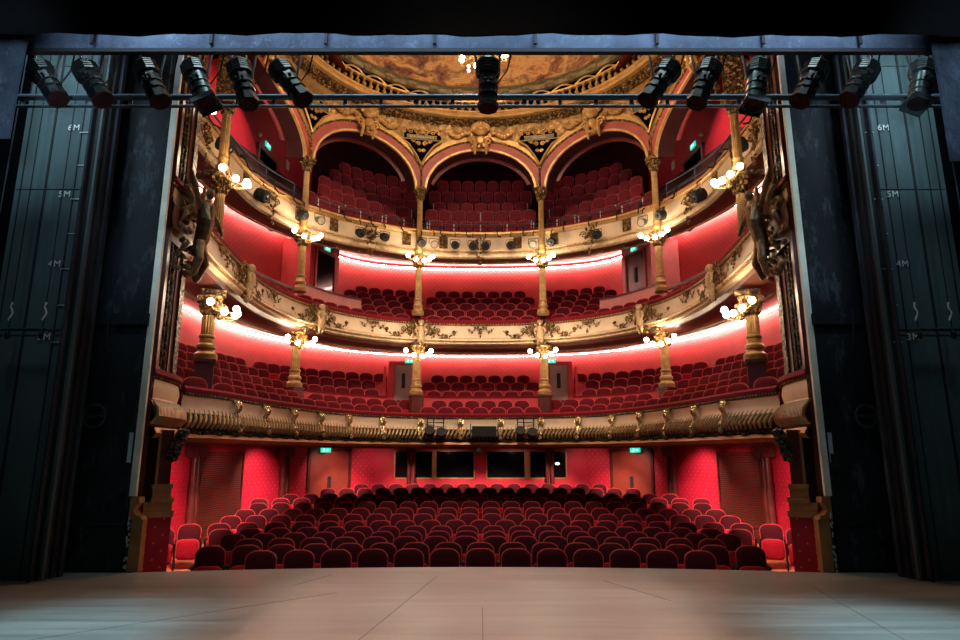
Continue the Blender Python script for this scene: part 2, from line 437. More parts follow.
def drape(x0, x1, y, z0, z1, amp=.05, n=60, seed=1, slope=0):
    rng = random.Random(seed); m = MB(); k = 14; ph = [rng.uniform(0,6) for _ in range(4)]
    for i in range(n+1):
        t = i/n; x = x0+(x1-x0)*t
        for j in range(k+1):
            s_ = j/k; z = z0+slope*t+(z1-z0-slope*t)*s_
            d = amp*(math.sin(x*6+ph[0]+s_*2)*.5+math.sin(x*13+ph[1]+s_*5)*.3+math.sin(x*2.3+ph[2])*.4)
            m.v.append((x, y+d, z))
    for i in range(n):
        for j in range(k): m.face([i*(k+1)+j, (i+1)*(k+1)+j, (i+1)*(k+1)+j+1, i*(k+1)+j+1])
    b = len(m.v)
    m.v += [(v[0], v[1]+.02, v[2]) for v in m.v[:b]]
    m.f += [[i+b for i in f[::-1]] for f in m.f]; m.m += [0]*(len(m.f)-len(m.m))
    return m
t = tag(drape(-6.4,6.4,5.0,5.15,7.4,.03,80,3,-.03).build('black_border','cloth'), 'wide black cloth border hanging across the very top of the stage view', 'stage border')
t = thing('blue_border', 'blue-black cloth border strip with vertical seams behind the black one', 'stage border', (0,6.5,6.0))
drape(-5.2,5.2,6.5,6.01,6.9,.035,90,5).build('cloth','bluecloth', t)
m = MB(); m.box((0,6.5,5.995),(10.4,.07,.045)); m.build('hem_batten','black', t, False)
for i, x in enumerate([-4.4,-3.05,-1.75,-.52,.62,2.0,3.2,4.3]):
    m = MB(); m.box((x,6.44,6.45),(.035,.03,.8)); m.build('seam_strap','black', t, False)
for s in (-1,1):
    x1 = 4.74
    t = tag(drape(s*x1, s*7.6, 5.95, 4.62 if s<0 else 4.4, 7.6, .07, 30, 11+s).build('wing_drape','bluecloth'),
            'crumpled blue-black cloth hanging in the top %s corner' % SIDE[s], 'stage drape')

# rods of the lighting ladder
t = thing('lighting_ladder', 'long horizontal steel ladder truss spanning the stage under the spotlights', 'lighting truss', (0,7.6,5.95))
for z, r, n_ in ((6.085,.042,'upper_tube'),(5.955,.022,'lower_tube')):
    m = MB(); m.tube([(-6.25,7.6,z),(6.45,7.6,z)], r, 10, cap=True); m.build(n_,'metal', t)
for i in range(27):
    x = -5.98+.468*i
    m = MB(); m.box((x,7.6,6.02),(.05,.02,.115)); m.build('rung','metal', t, False)
for x in (-5.9,-4.1,4.2,6.1):
    m = MB(); m.tube([(x,7.6,6.1),(x,7.6,7.6)],.008,5); m.build('suspension_wire','black', t)
t = tag(MB().tube([(-6.4,7.2,6.62),(6.4,7.2,6.62)],.028,8).build('lighting_bar','black'), 'black steel pipe carrying the spotlights behind the blue border', 'lighting bar')

def spotlight(px, ang, tilt, kind, label, x, z=6.12, yaw=0):
    """profile spot: barrel hangs from a yoke; ang = lean in the picture plane, tilt = towards the audience"""
    t = thing('profile_spotlight', label, 'spotlight', (x,7.2,6.62), 'spotlights on the bar over the stage', world=False)
    y = MB(); y.tube([(-.10,0,-.42),(-.13,0,-.15),(-.05,0,-.06),(.05,0,-.06),(.13,0,-.15),(.10,0,-.42)],.013,6); y.build('yoke','metal',t)
    c = MB(); c.box((0,0,-.01),(.06,.07,.10)); c.tube([(0,0,-.06),(0,0,-.1)],.012,6); c.tube([(.04,0,-.02),(.09,0,-.02)],.008,5); c.build('hook_clamp','black',t)
    rot = Matrix.Rotation(R(ang),3,'Y') @ Matrix.Rotation(R(tilt),3,'X')
    mname = 'lampgrey' if kind == 'grey' else 'lamp'
    def tr(mb):
        mb.v = [tuple(rot @ Vector(v) + Vector((0,0,-.42))) for v in mb.v]; return mb
    b = MB()
    b.lathe([(.085,.06),(.092,.04),(.096,-.02),(.096,-.30),(.108,-.31),(.108,-.36)],(0,0,0),8 if kind != 'grey' else 14)
    for a_ in (-.10,-.2): b.lathe([(.100,a_),(.104,a_-.005),(.104,a_-.02),(.100,a_-.025)],(0,0,0),14)
    tr(b).build('barrel',mname,t,kind == 'grey')
    h = MB(); h.lathe([(.05,.23),(.10,.22),(.125,.17),(.125,.04),(.10,.01)],(0,.015,0),10)
    for i in range(4): h.lathe([(.118,.07+i*.03),(.131,.075+i*.03),(.131,.083+i*.03),(.118,.088+i*.03)],(0,.015,0),10)
    tr(h).build('lamp_house',mname,t,False)
    if kind == 'grey':
        f = MB(); f.box((0,0,-.345),(.235,.235,.015)); f.box((0,.115,-.37),(.22,.008,.05)); f.box((0,-.115,-.37),(.22,.008,.05)); tr(f).build('colour_frame',mname,t,False)
    l_ = MB(); l_.lathe([(.001,-.352),(.094,-.353),(.094,-.362),(.001,-.364)],(0,0,0),16); tr(l_).build('lens','lens',t)
    k = MB()
    for a in (-.03,.03): k.lathe([(.012,0),(.016,.01),(.016,.035),(.001,.04)],(a,-.10,-.10),8,0,0,Matrix.Rotation(R(90),3,'X'))
    tr(k).build('knob','black',t)
    w = MB(); w.tube([(.0,.09,-.30),(.10,.10,-.42),(.2,.08,-.28),(.26,.02,-.06),(.24,0,0)],.009,5); w.build('power_cable','black',t)
    t.rotation_euler.z = yaw; t.scale = (1.22,1.22,1.22)
    return t
SP = [(-45,-38,'grey','leftmost black spotlight, grey sheen, leaning right above the teal panel',45),(0,-36,'',"second spotlight from the left end of the bar, slim black body leaning right",90),
      (0,-30,'','third spotlight from the left, black body pointing down right beside the pale strip',150),(0,-26,'grey','fourth spotlight from the left, grey ribbed body with a square colour frame',197),
      (0,-20,'','fifth spotlight from the left, tall black body hanging over the red side arch',242),(0,-36,'','sixth spotlight from the left, grey-lit body with small knobs over the gilded arch',287),
      (0,0,'','lone central spotlight seen end-on as a dark block in front of the chandelier',488),(0,34,'','first spotlight right of the central gap, dark body leaning left over the gilded arch',663),
      (0,24,'','second spotlight right of the central gap, black body over the red arch',706),(0,14,'grey','third spotlight right of the central gap, grey body with an open colour frame',757),
      (0,32,'','fourth spotlight from the right end group, black body by the pale strip',812),(0,36,'','second spotlight from the right end of the bar, long black body',862),
      (0,22,'grey','rightmost spotlight with a bright teal sheen along its barrel',922)]
LAB = ['leftmost spotlight on the bar, leaning right in front of the teal panel','second spotlight from the left end of the bar, slim black body leaning right',
 'third spotlight from the left end, black body pointing down beside the riveted iron panel','fourth spotlight from the left end, grey ribbed body with a square colour frame',
 'fifth spotlight from the left end, upright black body over the red side arch','sixth spotlight from the left end, leaning right beside the gilded cornice',
 'lone central spotlight, dark upright block in front of the chandelier','first spotlight right of the empty gap, leaning left beside the gilded cornice',
 'second spotlight right of the empty gap, black body before the red side arch','third spotlight right of the empty gap, grey body with a square colour frame',
 'third spotlight from the right end, black body leaning left beside the pale strip','second spotlight from the right end, long black body leaning left',
 'rightmost spotlight on the bar, grey-green barrel before the teal panel']
for i, (a, an, kind, l, px) in enumerate(SP):
    x = (px-480.5)/640*8.0
    o = spotlight(px, an, -10 if i != 6 else -4, kind if i else '', LAB[i], x)

# ================================================================== WING WALLS each side of the opening
TM = {}
def text_mesh(name, cu):
    tmp = bpy.data.objects.new(name+'_tmp', cu); me = tmp.to_mesh().copy(); tmp.to_mesh_clear(); bpy.data.objects.remove(tmp)
    return me
def stencil(txt, x, y, z, size, parent):
    cu = bpy.data.curves.new('height_mark', 'FONT'); cu.body = txt; cu.size = size; cu.align_x = 'LEFT'; cu.extrude = .002; cu.materials.append(M['mark']); cu.space_character = 1.15
    o = bpy.data.objects.new('height_mark', text_mesh('height_mark',cu)); col.objects.link(o); o.rotation_euler = (R(90),0,0); o.location = (x, y, z)
    o.parent = parent; o.matrix_parent_inverse = LOC[parent.name].inverted()
    return o
for s in (-1,1):
    S = SIDE[s]
    # teal-grey scenery wall with metre marks
    t = thing('scenery_wall_panel', 'tall teal-grey panel with stencilled metre heights at the far %s' % S, 'stage panel', (s*6.1,8.3,0))
    m = MB(); x0, x1 = 5.36, 6.44
    m.box((s*(x0+x1)/2,8.32,4.2),(x1-x0,.06,8.4)); m.build('face','teal',t,False)
    for xx, w_ in ((5.62,.012),(6.02,.03),(6.36,.014)):
        m = MB(); m.box((s*xx,8.285,4.2),(w_,.012,8.4)); m.build('vertical_joint','black',t,False)
    for z in (3.05,3.12,5.1,7.0):
        m = MB(); m.box((s*5.9,8.286,z),(1.06,.006,.006))
        for k in range(6): m.blob((s*(5.43+k*.19),8.283,z),(.010,.006,.010),0,6)
        m.build('rivet_line','metal',t)
    for z in (3,4,5,6):
        stencil('%dM' % z, s*5.70-(.14 if s<0 else .12)+.02, 8.275, z-.02, .125, t)
        m = MB(); m.box((s*5.70+(.11 if s<0 else -.22),8.28,z-.05),(.12,.006,.008)); m.build('height_tick','mark',t,False)
        m = MB(); m.box((s*5.70+(.13 if s<0 else -.2),8.28,z+.45),(.10,.006,.006)); m.build('height_tick','mark',t,False)
    # battens between the panels
    for i, (xx, w_, yy, mt) in enumerate(((5.42,.05,8.32,'black'),(5.385,.04,8.40,'batten'),(5.345,.035,8.46,'black'),(5.31,.045,8.56,'batten'),(5.46,.03,8.24,'batten'))):
        m = MB(); m.box((s*xx,yy,4.3),(w_,.08,8.6))
        if mt == 'batten':
            for k in range(14): m.blob((s*(xx),yy-.04,.4+k*.55),(.012,.008,.012),0,6)
        tag(m.build('vertical_batten', mt, None, False), ['thin black upright strip beside the %s teal panel','blue-grey upright batten, second outward from the %s iron panel','narrow black upright gap strip between the two %s blue-grey battens','wide blue-grey upright batten directly beside the %s iron panel','blue-grey upright batten overlapping the edge of the %s teal panel'][i] % S, 'batten', 'upright battens of the %s wing' % S)
    # riveted iron panel
    t = thing('iron_portal_panel', 'black riveted iron wall panel on the %s of the stage opening' % S, 'stage panel', (s*5.0,8.9,0))
    m = MB(); m.box((s*5.075,8.92,4.35),(.73,.10,8.7)); m.build('plate','iron',t,False)
    m = MB()
    for k in range(44): m.lathe([(.012,0),(.012,.008),(.006,.014)],(s*4.73,8.868,.25+k*.19),6,0,0,Matrix.Rotation(R(90),3,'X'))
    m.build('rivet_row','batten',t)
    m = MB(); m.box((s*5.02,8.845,3.38),(.66,.05,.16))
    for k in range(9): m.blob((s*(4.73+k*.075),8.818,3.43),(.008,.006,.008),0,6); m.blob((s*(4.73+k*.075),8.818,3.33),(.008,.006,.008),0,6)
    m.build('strap_band','iron',t,False)
    m = MB(); m.tube([(s*5.26+.15*math.cos(a),8.80,2.02+.15*math.sin(a)) for a in [2*PI*i/28 for i in range(28)]],.018,8,closed=True)
    m.tube([(s*5.26,8.86,2.02),(s*5.26,8.79,2.02)],.02,8); m.tube([(s*5.26-.15,8.80,2.02),(s*5.26+.15,8.80,2.02)],.011,6)
    m.build('hand_wheel','lampgrey',t)
    m = MB(); m.box((s*5.03,8.85,.32),(.62,.045,.56)); m.box((s*5.03,8.845,.60),(.63,.055,.018)); m.build('lower_hatch','iron',t,False)
    m = MB()
    for z in (.24,.50): m.tube([(s*5.25,8.80,z-.09),(s*5.25,8.80,z+.09)],.028,8); m.box((s*5.22,8.83,z),(.10,.03,.05))
    m.build('hatch_hinge','black',t)
    m = MB(); m.tube([(s*5.24,8.84,3.5),(s*5.24,8.80,3.42),(s*5.20,8.80,3.0),(s*5.17,8.84,2.9)],.012,6); m.build('latch_rod','black',t)
    m = MB(); m.box((s*4.755,8.857,1.60),(.055,.006,.40)); m.build('pale_tape','tape',t,False)
    m = MB(); m.box((s*4.79,8.855,1.42 if s>0 else 1.1),(.11,.03,.2)); m.box((s*4.80,8.845,1.18),(.05,.03,.06)); m.build('junction_box','black',t,False)
    # white painted edge, scroll and plinth
    t = thing('portal_edge', 'cream-white vertical edge strip ending in a carved scroll, %s of the opening' % S, 'portal edge', (s*4.53,8.93,0))
    m = MB(); m.box((s*4.67,8.90,4.83),(.095,.05,7.74)); m.build('white_strip','white',t,False)
    m = MB(); P_ = [(-.06,.95),(.06,.95),(.07,.88),(.02,.84),(.0,.78),(.04,.72),(.11,.70),(.12,.66),(-.06,.66)]
    m.prism([(p[0]*(-s)+s*4.62, p[1]) for p in P_],8.86,9.0); m.build('scroll_bracket','timber',t,False)
    m = MB(); m.box((s*4.56,8.93,.33),(.15,.12,.66)); m.build('plinth','timber',t,False)
    m = MB(); rng = random.Random(5+s)
    for k in range(26): m.blob((s*(4.655+rng.uniform(-.015,.02)),8.862,rng.uniform(0,.75)),(.012,.005,rng.uniform(.008,.03)),0,6)
    m.build('paint_speck','tape',t)
    # hanging trapeze bar
    zb = 3.09; xa, xb = 5.66, 6.10
    t = thing('hanging_bar', 'short steel bar hung on two wires before the %s teal panel' % S, 'hanging bar', (s*5.88,8.12,zb))
    m = MB(); m.tube([(s*(xa-.03),8.12,zb),(s*(xb+.09),8.12,zb)],.021,8); m.build('bar','lampgrey',t)
    for xx in (xa,xb):
        m = MB(); m.tube([(s*xx,8.12,zb),(s*xx,8.12,8.2)],.007,5); m.build('wire','black',t)
        m = MB(); m.tube([(s*xx-.02,8.12,zb+.12),(s*xx+.02,8.12,zb+.22),(s*xx-.01,8.12,zb+.3),(s*xx,8.12,zb+.36)],.013,5); m.build('rope_tie','mark',t)
        m = MB(); m.blob((s*xx,8.11,zb-.07),(.03,.03,.07),0,8); m.build('tie_weight','black',t)
    tag(MB().tube([(s*6.25,7.9,8),(s*6.3,7.9,3.5),(s*6.45,7.9,1.8)],.008,5).build('slack_cable','metal'), 'thin slack cable hanging at the outer edge of the %s teal panel' % S, 'cable')
    # backstage black return
    m = MB(); m.box((s*7.55,8.4,4.2),(2.2,.06,8.4)); struct(m.build('wall_wing_'+S,'void',None,False), 'black masking beyond the %s panel' % S)

# ================================================================== PROSCENIUM REVEAL
for s in (-1,1):
    S = SIDE[s]
    A = (s*4.60,9.0); B = (s*5.14,10.3)
    def rv(u, z, o=0):  # u along reveal 0..1, o toward the opening
        dx, dy = B[0]-A[0], B[1]-A[1]; l = math.hypot(dx, dy); n = (-s*dy/l, s*dx/l)
        return (A[0]+dx*u+n[0]*o, A[1]+dy*u+n[1]*o, z)
    def slab(m, u0, u1, z0, z1, o0, o1, mi=0):
        q = [rv(u0,z0,o1), rv(u1,z0,o1), rv(u1,z1,o1), rv(u0,z1,o1), rv(u0,z0,o0), rv(u1,z0,o0), rv(u1,z1,o0), rv(u0,z1,o0)]
        b = len(m.v); m.v += q
        m.face([b,b+1,b+2,b+3],mi,[(u0*1.3,z0),(u1*1.3,z0),(u1*1.3,z1),(u0*1.3,z1)])
        for f in ((7,6,5,4),(4,5,1,0),(5,6,2,1),(6,7,3,2),(7,4,0,3)): m.face([b+i for i in f],mi)
    w = MB(); slab(w,0,1,-.95,10.6,-.3,0); o = struct(w.build('wall_proscenium_'+S,'darkwood',None,False),'dark red reveal of the stage opening, %s side' % S)
    m = MB(); m.box((s*7.2,10.28,4.5),(4.4,.25,12)); struct(m.build('wall_front_'+S,'darkwood',None,False), 'dark red end wall beside the stage, %s' % S)
    t = thing('reveal_dado', 'red dotted pier with gilded pilaster base by the %s end of the stage' % S, 'pier', (s*4.45,9.2,-.94))
    FA = Vector((s*4.64,9.06,0)); FB = Vector((s*4.31,9.30,0)); dF = FB-FA; lF = dF.length; tF = dF/lF; nF = Vector((tF.y,-tF.x,0)) if s<0 else Vector((-tF.y,tF.x,0))
    if nF.y > 0: nF = -nF
    def face(m, u0, u1, z0, z1, th, back=.7):
        q = []
        for z_ in (z0,z1):
            for (u,o_) in ((u0,th),(u1,th),(u1,-back),(u0,-back)): q.append(tuple(FA+dF*u+nF*o_+Vector((0,0,z_))))
        b_ = len(m.v); m.v += q
        for k_,f_ in enumerate(((0,1,5,4),(3,2,1,0),(4,5,6,7),(1,2,6,5),(2,3,7,6),(3,0,4,7))):
            m.face([b_+i for i in f_],0,[(u0*lF,z0),(u1*lF,z0),(u1*lF,z1),(u0*lF,z1)])
        return m
    face(MB(),0,1,-.94,.66,0).build('dotted_panel','wall0',t,False)
    m = MB(); face(m,.05,1.04,.66,.74,.04); face(m,.09,.98,.74,.86,.01); face(m,.30,1.02,.86,.92,.03); m.build('plinth_moulding','timber',t,False)
    m = MB(); face(m,.34,.92,.92,1.04,.0,.5); face(m,.30,.95,1.04,1.10,.02,.5); m.build('pilaster_base','timber',t,False)
    m = MB(); face(m,.42,.86,1.10,1.85,-.04,.5); m.build('pilaster_shaft','darkwood',t,False)
    m = MB(); face(m,.38,.46,1.10,1.85,-.02,.4); m.build('pilaster_gilt_edge','timber',t,False)
    m = MB(); face(m,.0,.34,.86,1.85,-.10,.5); m.build('dark_recess','duskred',t,False)
    m = MB(); rng = random.Random(9)
    for k in range(34):
        a = k/33; p = FA+dF*(.80+.30*a+.12*math.sin(k*2.1))+nF*(.05+.05*math.cos(k))+Vector((0,0,1.45+.38*a)); m.blob(tuple(p),(.045,.05,.055),0,7,Matrix.Rotation(k,3,'Z'))
    m.build('carved_console','garland',t)
    # gilded vertical moulding + plain frame lines
    t = thing('proscenium_moulding', 'tall carved gold moulding framing the %s edge of the auditorium' % S, 'moulding', (B[0],B[1],2.6))
    H = 10.3; mx = 5.09
    MB().box((s*mx,10.34,(2.75+H)/2),(.24,.14,H-2.75)).build('backing','bronze',t,False)
    m = MB(); n_ = 62
    for k in range(n_):
        z = 2.85+(H-2.9)*k/n_
        m.blob((s*(mx-.01+.04*(-1)**k),10.26,z),(.045,.035,.06),0,6); m.blob((s*(mx-.02),10.25,z+.055),(.028,.03,.035),0,6)
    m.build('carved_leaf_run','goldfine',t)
    m = MB()
    for k in range(96): m.blob((s*(mx+.105),10.25,2.8+(H-2.85)*k/96),(.022,.022,.026),0,6)
    m.build('bead_run','goldfine',t)
    m = MB(); slab(m,.36,.40,2.8,H,0,.03); slab(m,.60,.64,2.8,H,0,.05); slab(m,.78,.82,2.8,H,0,.05); m.build('frame_fillet','bronze',t,False)
    # stage boxes at three levels
    for lv, (zr, lab) in enumerate(((2.70,'lower'),(5.62,'middle'))):
        box_pts = [(s*4.66,8.98),(s*4.69,9.35),(s*4.74,9.8),(s*4.85,10.2),(s*5.02,10.58)]
        c = Curve(catmull(box_pts if s<0 else box_pts[::-1])); cv = c.samples(14)
        t = thing('stage_box_front', '%s stage box front with red velvet rail, %s edge of the opening' % (lab, S), 'box front', (s*4.7,9.4,zr-.9))
        m = MB(); m.sweep(cv,[(.14,zr-.10),(.14,zr),(.02,zr+.03),(-.08,zr),(-.09,zr-.07),(-.05,zr-.10)]); m.build('velvet_rail','railvelvet',t)
        m = MB()
        for k in range(20):
            q = c.frame(c.len*k/19); m.blob(tuple(on(q,-.055,zr-.125)),(.022,.022,.024),0,6)
        m.build('bead_row','goldfine',t)
        if lv == 0:
            m = MB(); m.sweep(cv,[(-.03,zr-.14),(-.05,zr-.25),(-.02,zr-.40),(-.07,zr-.47)]); m.build('cream_panel','cream',t)
            m = MB(); m.sweep(c.samples(60),[(-.06,zr-.45),(-.11,zr-.55),(-.12,zr-.66),(-.07,zr-.76),(.02,zr-.82)])
            for k in range(34):
                q = c.frame(c.len*k/33); m.tube([on(q,-.07,zr-.43,.02),on(q,-.16,zr-.55,.01),on(q,-.175,zr-.66,-.01),on(q,-.10,zr-.77,-.02)],[.010,.024,.026,.014],6)
            m.build('gadroon_band','browngold',t)
            m = MB(); m.sweep(cv,[(.05,zr-.80),(-.14,zr-.82),(-.17,zr-.90),(-.12,zr-.96),(.1,zr-.98)]); m.build('timber_ledge','timber',t)
            m = MB(); m.sweep(cv,[(-.02,zr-.97),(-.0,zr-1.15),(.1,zr-1.35)]); m.build('under_moulding','garland',t)
        else:
            m = MB(); m.sweep(cv,[(-.03,zr-.14),(-.06,zr-.30),(-.03,zr-.36)]); m.build('cream_panel','cream',t)
            m = MB(); m.sweep(cv,[(-.03,zr-.35),(-.10,zr-.45),(-.08,zr-.65),(-.10,zr-.80),(.06,zr-.90)]); m.build('bottom_moulding','cove',t)
        if lv == 1:  # trophy of carved figures
            q = c.frame(c.len*(.42 if s<0 else .58)); g = MB(); ce = on(q,-.20,zr-.42); T = Vector((q[3],-q[2],0)); N = Vector((q[2],q[3],0)); U = Vector((0,0,1))
            def at3(a, z_, o_): return ce+T*a*1.25+U*z_*1.15-N*o_*1.2
            g.tube([at3(0,-.55,0),at3(.02,-.3,.06),at3(0,-.05,.1),at3(-.02,.18,.12),at3(-.03,.27,.13)],[.06,.12,.13,.11,.05],10)
            g.blob(tuple(at3(-.03,.36,.14)),(.075,.075,.09),0,10)
            for h in (-1,1):
                g.tube([at3(h*.10,.18,.12),at3(h*.24,.05,.18),at3(h*.30,-.14,.24)],[.05,.042,.03],8)
                g.tube([at3(h*.07,.15,.02),at3(h*.22,.42,-.02),at3(h*.30,.62,-.05)],[.06,.07,.02],8)
                g.tube([at3(h*.12,.02,-.0),at3(h*.30,.22,-.02),at3(h*.38,.34,-.05)],[.05,.06,.02],8)
                g.tube([at3(h*.06,-.35,.05),at3(h*.13,-.62,.10),at3(h*.10,-.85,.04)],[.09,.07,.03],8)
            for k in range(46):
                a = rng.uniform(-.42,.42); z_ = rng.uniform(-.80,.1); g.blob(tuple(at3(a,z_,rng.uniform(-.12,.0))),(.07,.05,.05),0,7,Matrix.Rotation(k,3,'Y'))
            for h in (-1,1):
                for kk in range(5): g.tube([at3(h*.08,.12,-.02),at3(h*(.22+.03*kk),.30-.09*kk,-.05),at3(h*(.42-.01*kk),.50-.17*kk,-.08)],[.04,.045,.012],7)
            o = g.build('winged_figure_group','figure',t); rm = o.modifiers.new('carve','REMESH'); rm.mode='VOXEL'; rm.voxel_size=.018; rm.use_smooth_shade=True

# ================================================================== AUDITORIUM SHELL
def wall(name, Cv, z0, z1, mat, label, n=110, d0=0, d1=None):
    m = MB(); m.sweep(Cv.samples(n,d0,d1),[(0,z0),(0,z1),(.15,z1),(.15,z0)]); return struct(m.build(name, mat), label)
wall('wall_stalls', W0, -1.0, 1.95, 'wall0', 'bright red dotted damask wall round the back of the stalls')
wall('wall_lower_tier', W1, 1.9, 5.12, 'wall1', 'red patterned wall behind the lower balcony')
wall('wall_middle_tier', W2, 4.9, 8.75, 'wall2', 'plain red fabric wall behind the middle balcony')
d0_ = W3.near(-5.9,21.2)
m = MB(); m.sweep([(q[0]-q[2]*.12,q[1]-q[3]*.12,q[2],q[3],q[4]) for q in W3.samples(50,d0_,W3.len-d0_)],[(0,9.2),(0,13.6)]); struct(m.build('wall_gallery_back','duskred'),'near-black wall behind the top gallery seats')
wall('wall_upper_tier', W3, 8.5, 13.6, 'wall3', 'crimson wall behind the top gallery')
def stalls_z(yy):
    P_ = [(9.0,-.93),(15.6,-.93),(16.6,-.86),(17.5,-.79),(18.5,-.70),(19.5,-.64),(20.45,-.57),(21.4,-.47),(22.4,-.38),(26,-.30)]
    for (a, za), (b, zb) in zip(P_, P_[1:]):
        if yy <= b: return za+(zb-za)*max(0,(yy-a)/(b-a))
    return -.3
m = MB(); nx_, ny_ = 40, 50
for i in range(nx_+1):
    for j in range(ny_+1):
        x = -7.5+15*i/nx_; y = 9.0+15.8*j/ny_; m.v.append((x,y,stalls_z(y+x*x/40)-.005))
for i in range(nx_):
    for j in range(ny_): a = i*(ny_+1)+j; m.face([a,a+ny_+1,a+ny_+2,a+1])
struct(m.build('floor_stalls','wood'),'orange parquet floor of the stalls')

# ceiling above the stalls (underside of the lower balcony)
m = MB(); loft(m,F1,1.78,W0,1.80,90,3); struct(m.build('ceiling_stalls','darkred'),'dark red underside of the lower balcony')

# ---- balconies
def balcony_floor(name, F, W, z0, steps, zs, label, side=.8, cut=0):
    """stepped floor between parapet and wall"""
    m = MB(); a = F.samples(90); c = W.samples(90); b = 0; prof = []
    rs = [.0]+steps+[1.0]
    for k in range(len(rs)-1):
        prof += [(rs[k],k),(rs[k+1],k)]
    for i in range(90):
        f = side+(1-side)*(1-abs(i/89*2-1)**2)
        for (r,k) in prof: m.v.append((a[i][0]+(c[i][0]-a[i][0])*r, a[i][1]+(c[i][1]-a[i][1])*r, z0+(zs[k]-z0)*f))
    K = len(prof)
    for i in range(89):
        for j in range(K-1): m.face([i*K+j,(i+1)*K+j,(i+1)*K+j+1,i*K+j+1])
    return m.build(name,'tierfloor',None,False), label
def beads(F, o, z, r, step, name, mat, parent):
    m = MB(); n = int(F.len/step)
    for k in range(n): m.blob(tuple(on(F.frame((k+.5)*step),o,z)),r,0,5)
    return m.build(name,mat,parent)

# lower balcony
B1 = thing('lower_balcony','lower balcony curving round the hall, cream front over a ribbed gilded belly','balcony',(0,17.95,1.8))
cv = F1.samples(160); z = 2.61
MB().sweep(cv,[(.16,z-.07),(.16,z-.01),(.10,z+.02),(-.02,z+.02),(-.06,z-.02),(-.05,z-.08)]).build('velvet_rail','railvelvet',B1)
MB().sweep(cv,[(.0,z-.08),(-.045,z-.09),(-.045,z-.13),(0,z-.14)]).build('bead_backing','garland',B1)
beads(F1,-.055,z-.11,.020,.075,'bead_row','creamgold',B1)
MB().sweep(cv,[(0,z-.13),(-.02,z-.16),(.0,z-.26),(-.01,z-.38),(-.07,z-.46)]).build('cream_panel','cream',B1)
MB().sweep(F1.samples(160),[(-.05,z-.42),(-.10,z-.48),(-.13,z-.58),(-.12,z-.68)]).build('gadroon_backing','garland',B1)
m = MB(); k_ = int(F1.len/.115)
for k in range(k_):
    q = F1.frame((k+.5)*F1.len/k_)
    m.tube([on(q,-.05,z-.35,.07),on(q,-.10,z-.42,.05),on(q,-.15,z-.50,.02),on(q,-.17,z-.58,-.02),on(q,-.13,z-.67,-.05)],[.005,.016,.030,.034,.020],6)
m.build('gadroon_band','browngold',B1)
m = MB(); m.sweep(cv,[(-.10,z-.67),(-.05,z-.74),(.02,z-.78)])
rng = random.Random(2)
for k in range(int(F1.len/.07)):
    q = F1.frame(k*.07); m.blob(tuple(on(q,-.11+rng.uniform(-.02,.02),z-.735+.02*math.sin(k*.9),0)),(.04,.035,.038),0,6)
m.build('dark_garland','garland',B1)
MB().sweep(cv,[(.02,z-.76),(-.10,z-.77),(-.12,z-.83),(-.04,z-.86),(.02,z-.90)]).build('timber_ledge','timber',B1)
MB().sweep(cv,[(.02,z-.88),(.12,z-.94),(.5,z-.86)]).build('lower_cove','darkwood',B1)
nb = 17
for k in range(-nb,nb+1):
    if k == 0: continue
    d = F1.len/2 + (abs(k)-.5)*1.13*(1 if k>0 else -1)
    if d < .3 or d > F1.len-.3: continue
    q = F1.frame(d); br = MB(); T = Vector((q[3],-q[2],0)); U = Vector((0,0,1)); N = Vector((q[2],q[3],0))
    big = 1.35 if abs(k) in (9,) else 1
    for h in (-1,1):
        br.tube([on(q,-.02,z-.16,h*.055*big),on(q,-.10,z-.19,h*.065*big),on(q,-.13,z-.27,h*.06*big),on(q,-.08,z-.36,h*.045*big),on(q,-.10,z-.46,h*.05*big),on(q,-.19,z-.56,h*.03*big)],[.022,.032,.03,.024,.026,.014],7)
    br.tube([on(q,-.03,z-.15),on(q,-.14,z-.24),on(q,-.10,z-.36),on(q,-.17,z-.54)],[.045*big,.055*big,.035*big,.02],8)
    br.blob(tuple(on(q,-.09,z-.17)),(.09*big,.05,.035),0,8); br.blob(tuple(on(q,-.17,z-.66)),(.06,.05,.07),0,7)
    br.build('scroll_bracket','brass' if big==1 else 'goldfine',B1)
fl, lb = balcony_floor('tier_floor',F1,W1,1.80,[.03,.22,.41,.59,.77],[1.80,1.95,2.2,2.6,2.95,3.3],'')
fl.parent = B1; fl.matrix_parent_inverse = LOC[B1.name].inverted()

# middle balcony
B2 = thing('middle_balcony','middle balcony with tall bellied cream front and gilded cherubs','balcony',(0,19.4,4.6))
cv = F2.samples(160); z = 5.56
MB().sweep(cv,[(.18,z-.08),(.18,z-.01),(.10,z+.02),(-.02,z+.02),(-.07,z-.02),(-.06,z-.09)]).build('velvet_rail','railvelvet',B2)
MB().sweep(cv,[(-.0,z-.09),(-.06,z-.10),(-.06,z-.15),(-.0,z-.16)]).build('bead_backing','goldfine',B2)
beads(F2,-.07,z-.125,.020,.08,'bead_row','goldplain',B2)
MB().sweep(cv,[(-.02,z-.15),(-.02,z-.24),(-.07,z-.42),(-.13,z-.56),(-.10,z-.62)]).build('cream_panel','cream',B2)
MB().sweep(cv,[(-.08,z-.60),(-.17,z-.61),(-.18,z-.65),(-.09,z-.67),(-.06,z-.69),(-.13,z-.70),(-.13,z-.74),(-.03,z-.77)]).build('gilt_moulding','moulding',B2)
beads(F2,-.15,z-.68,.018,.09,'lower_bead_row','goldplain',B2)
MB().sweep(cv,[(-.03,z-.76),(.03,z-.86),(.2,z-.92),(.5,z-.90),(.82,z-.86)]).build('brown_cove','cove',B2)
MB().sweep(cv,[(.80,z-.86),(.80,z-.90),(.86,z-.91),(.87,z-.88),(.93,z-.88),(.94,z-.84)]).build('inner_moulding','moulding',B2)
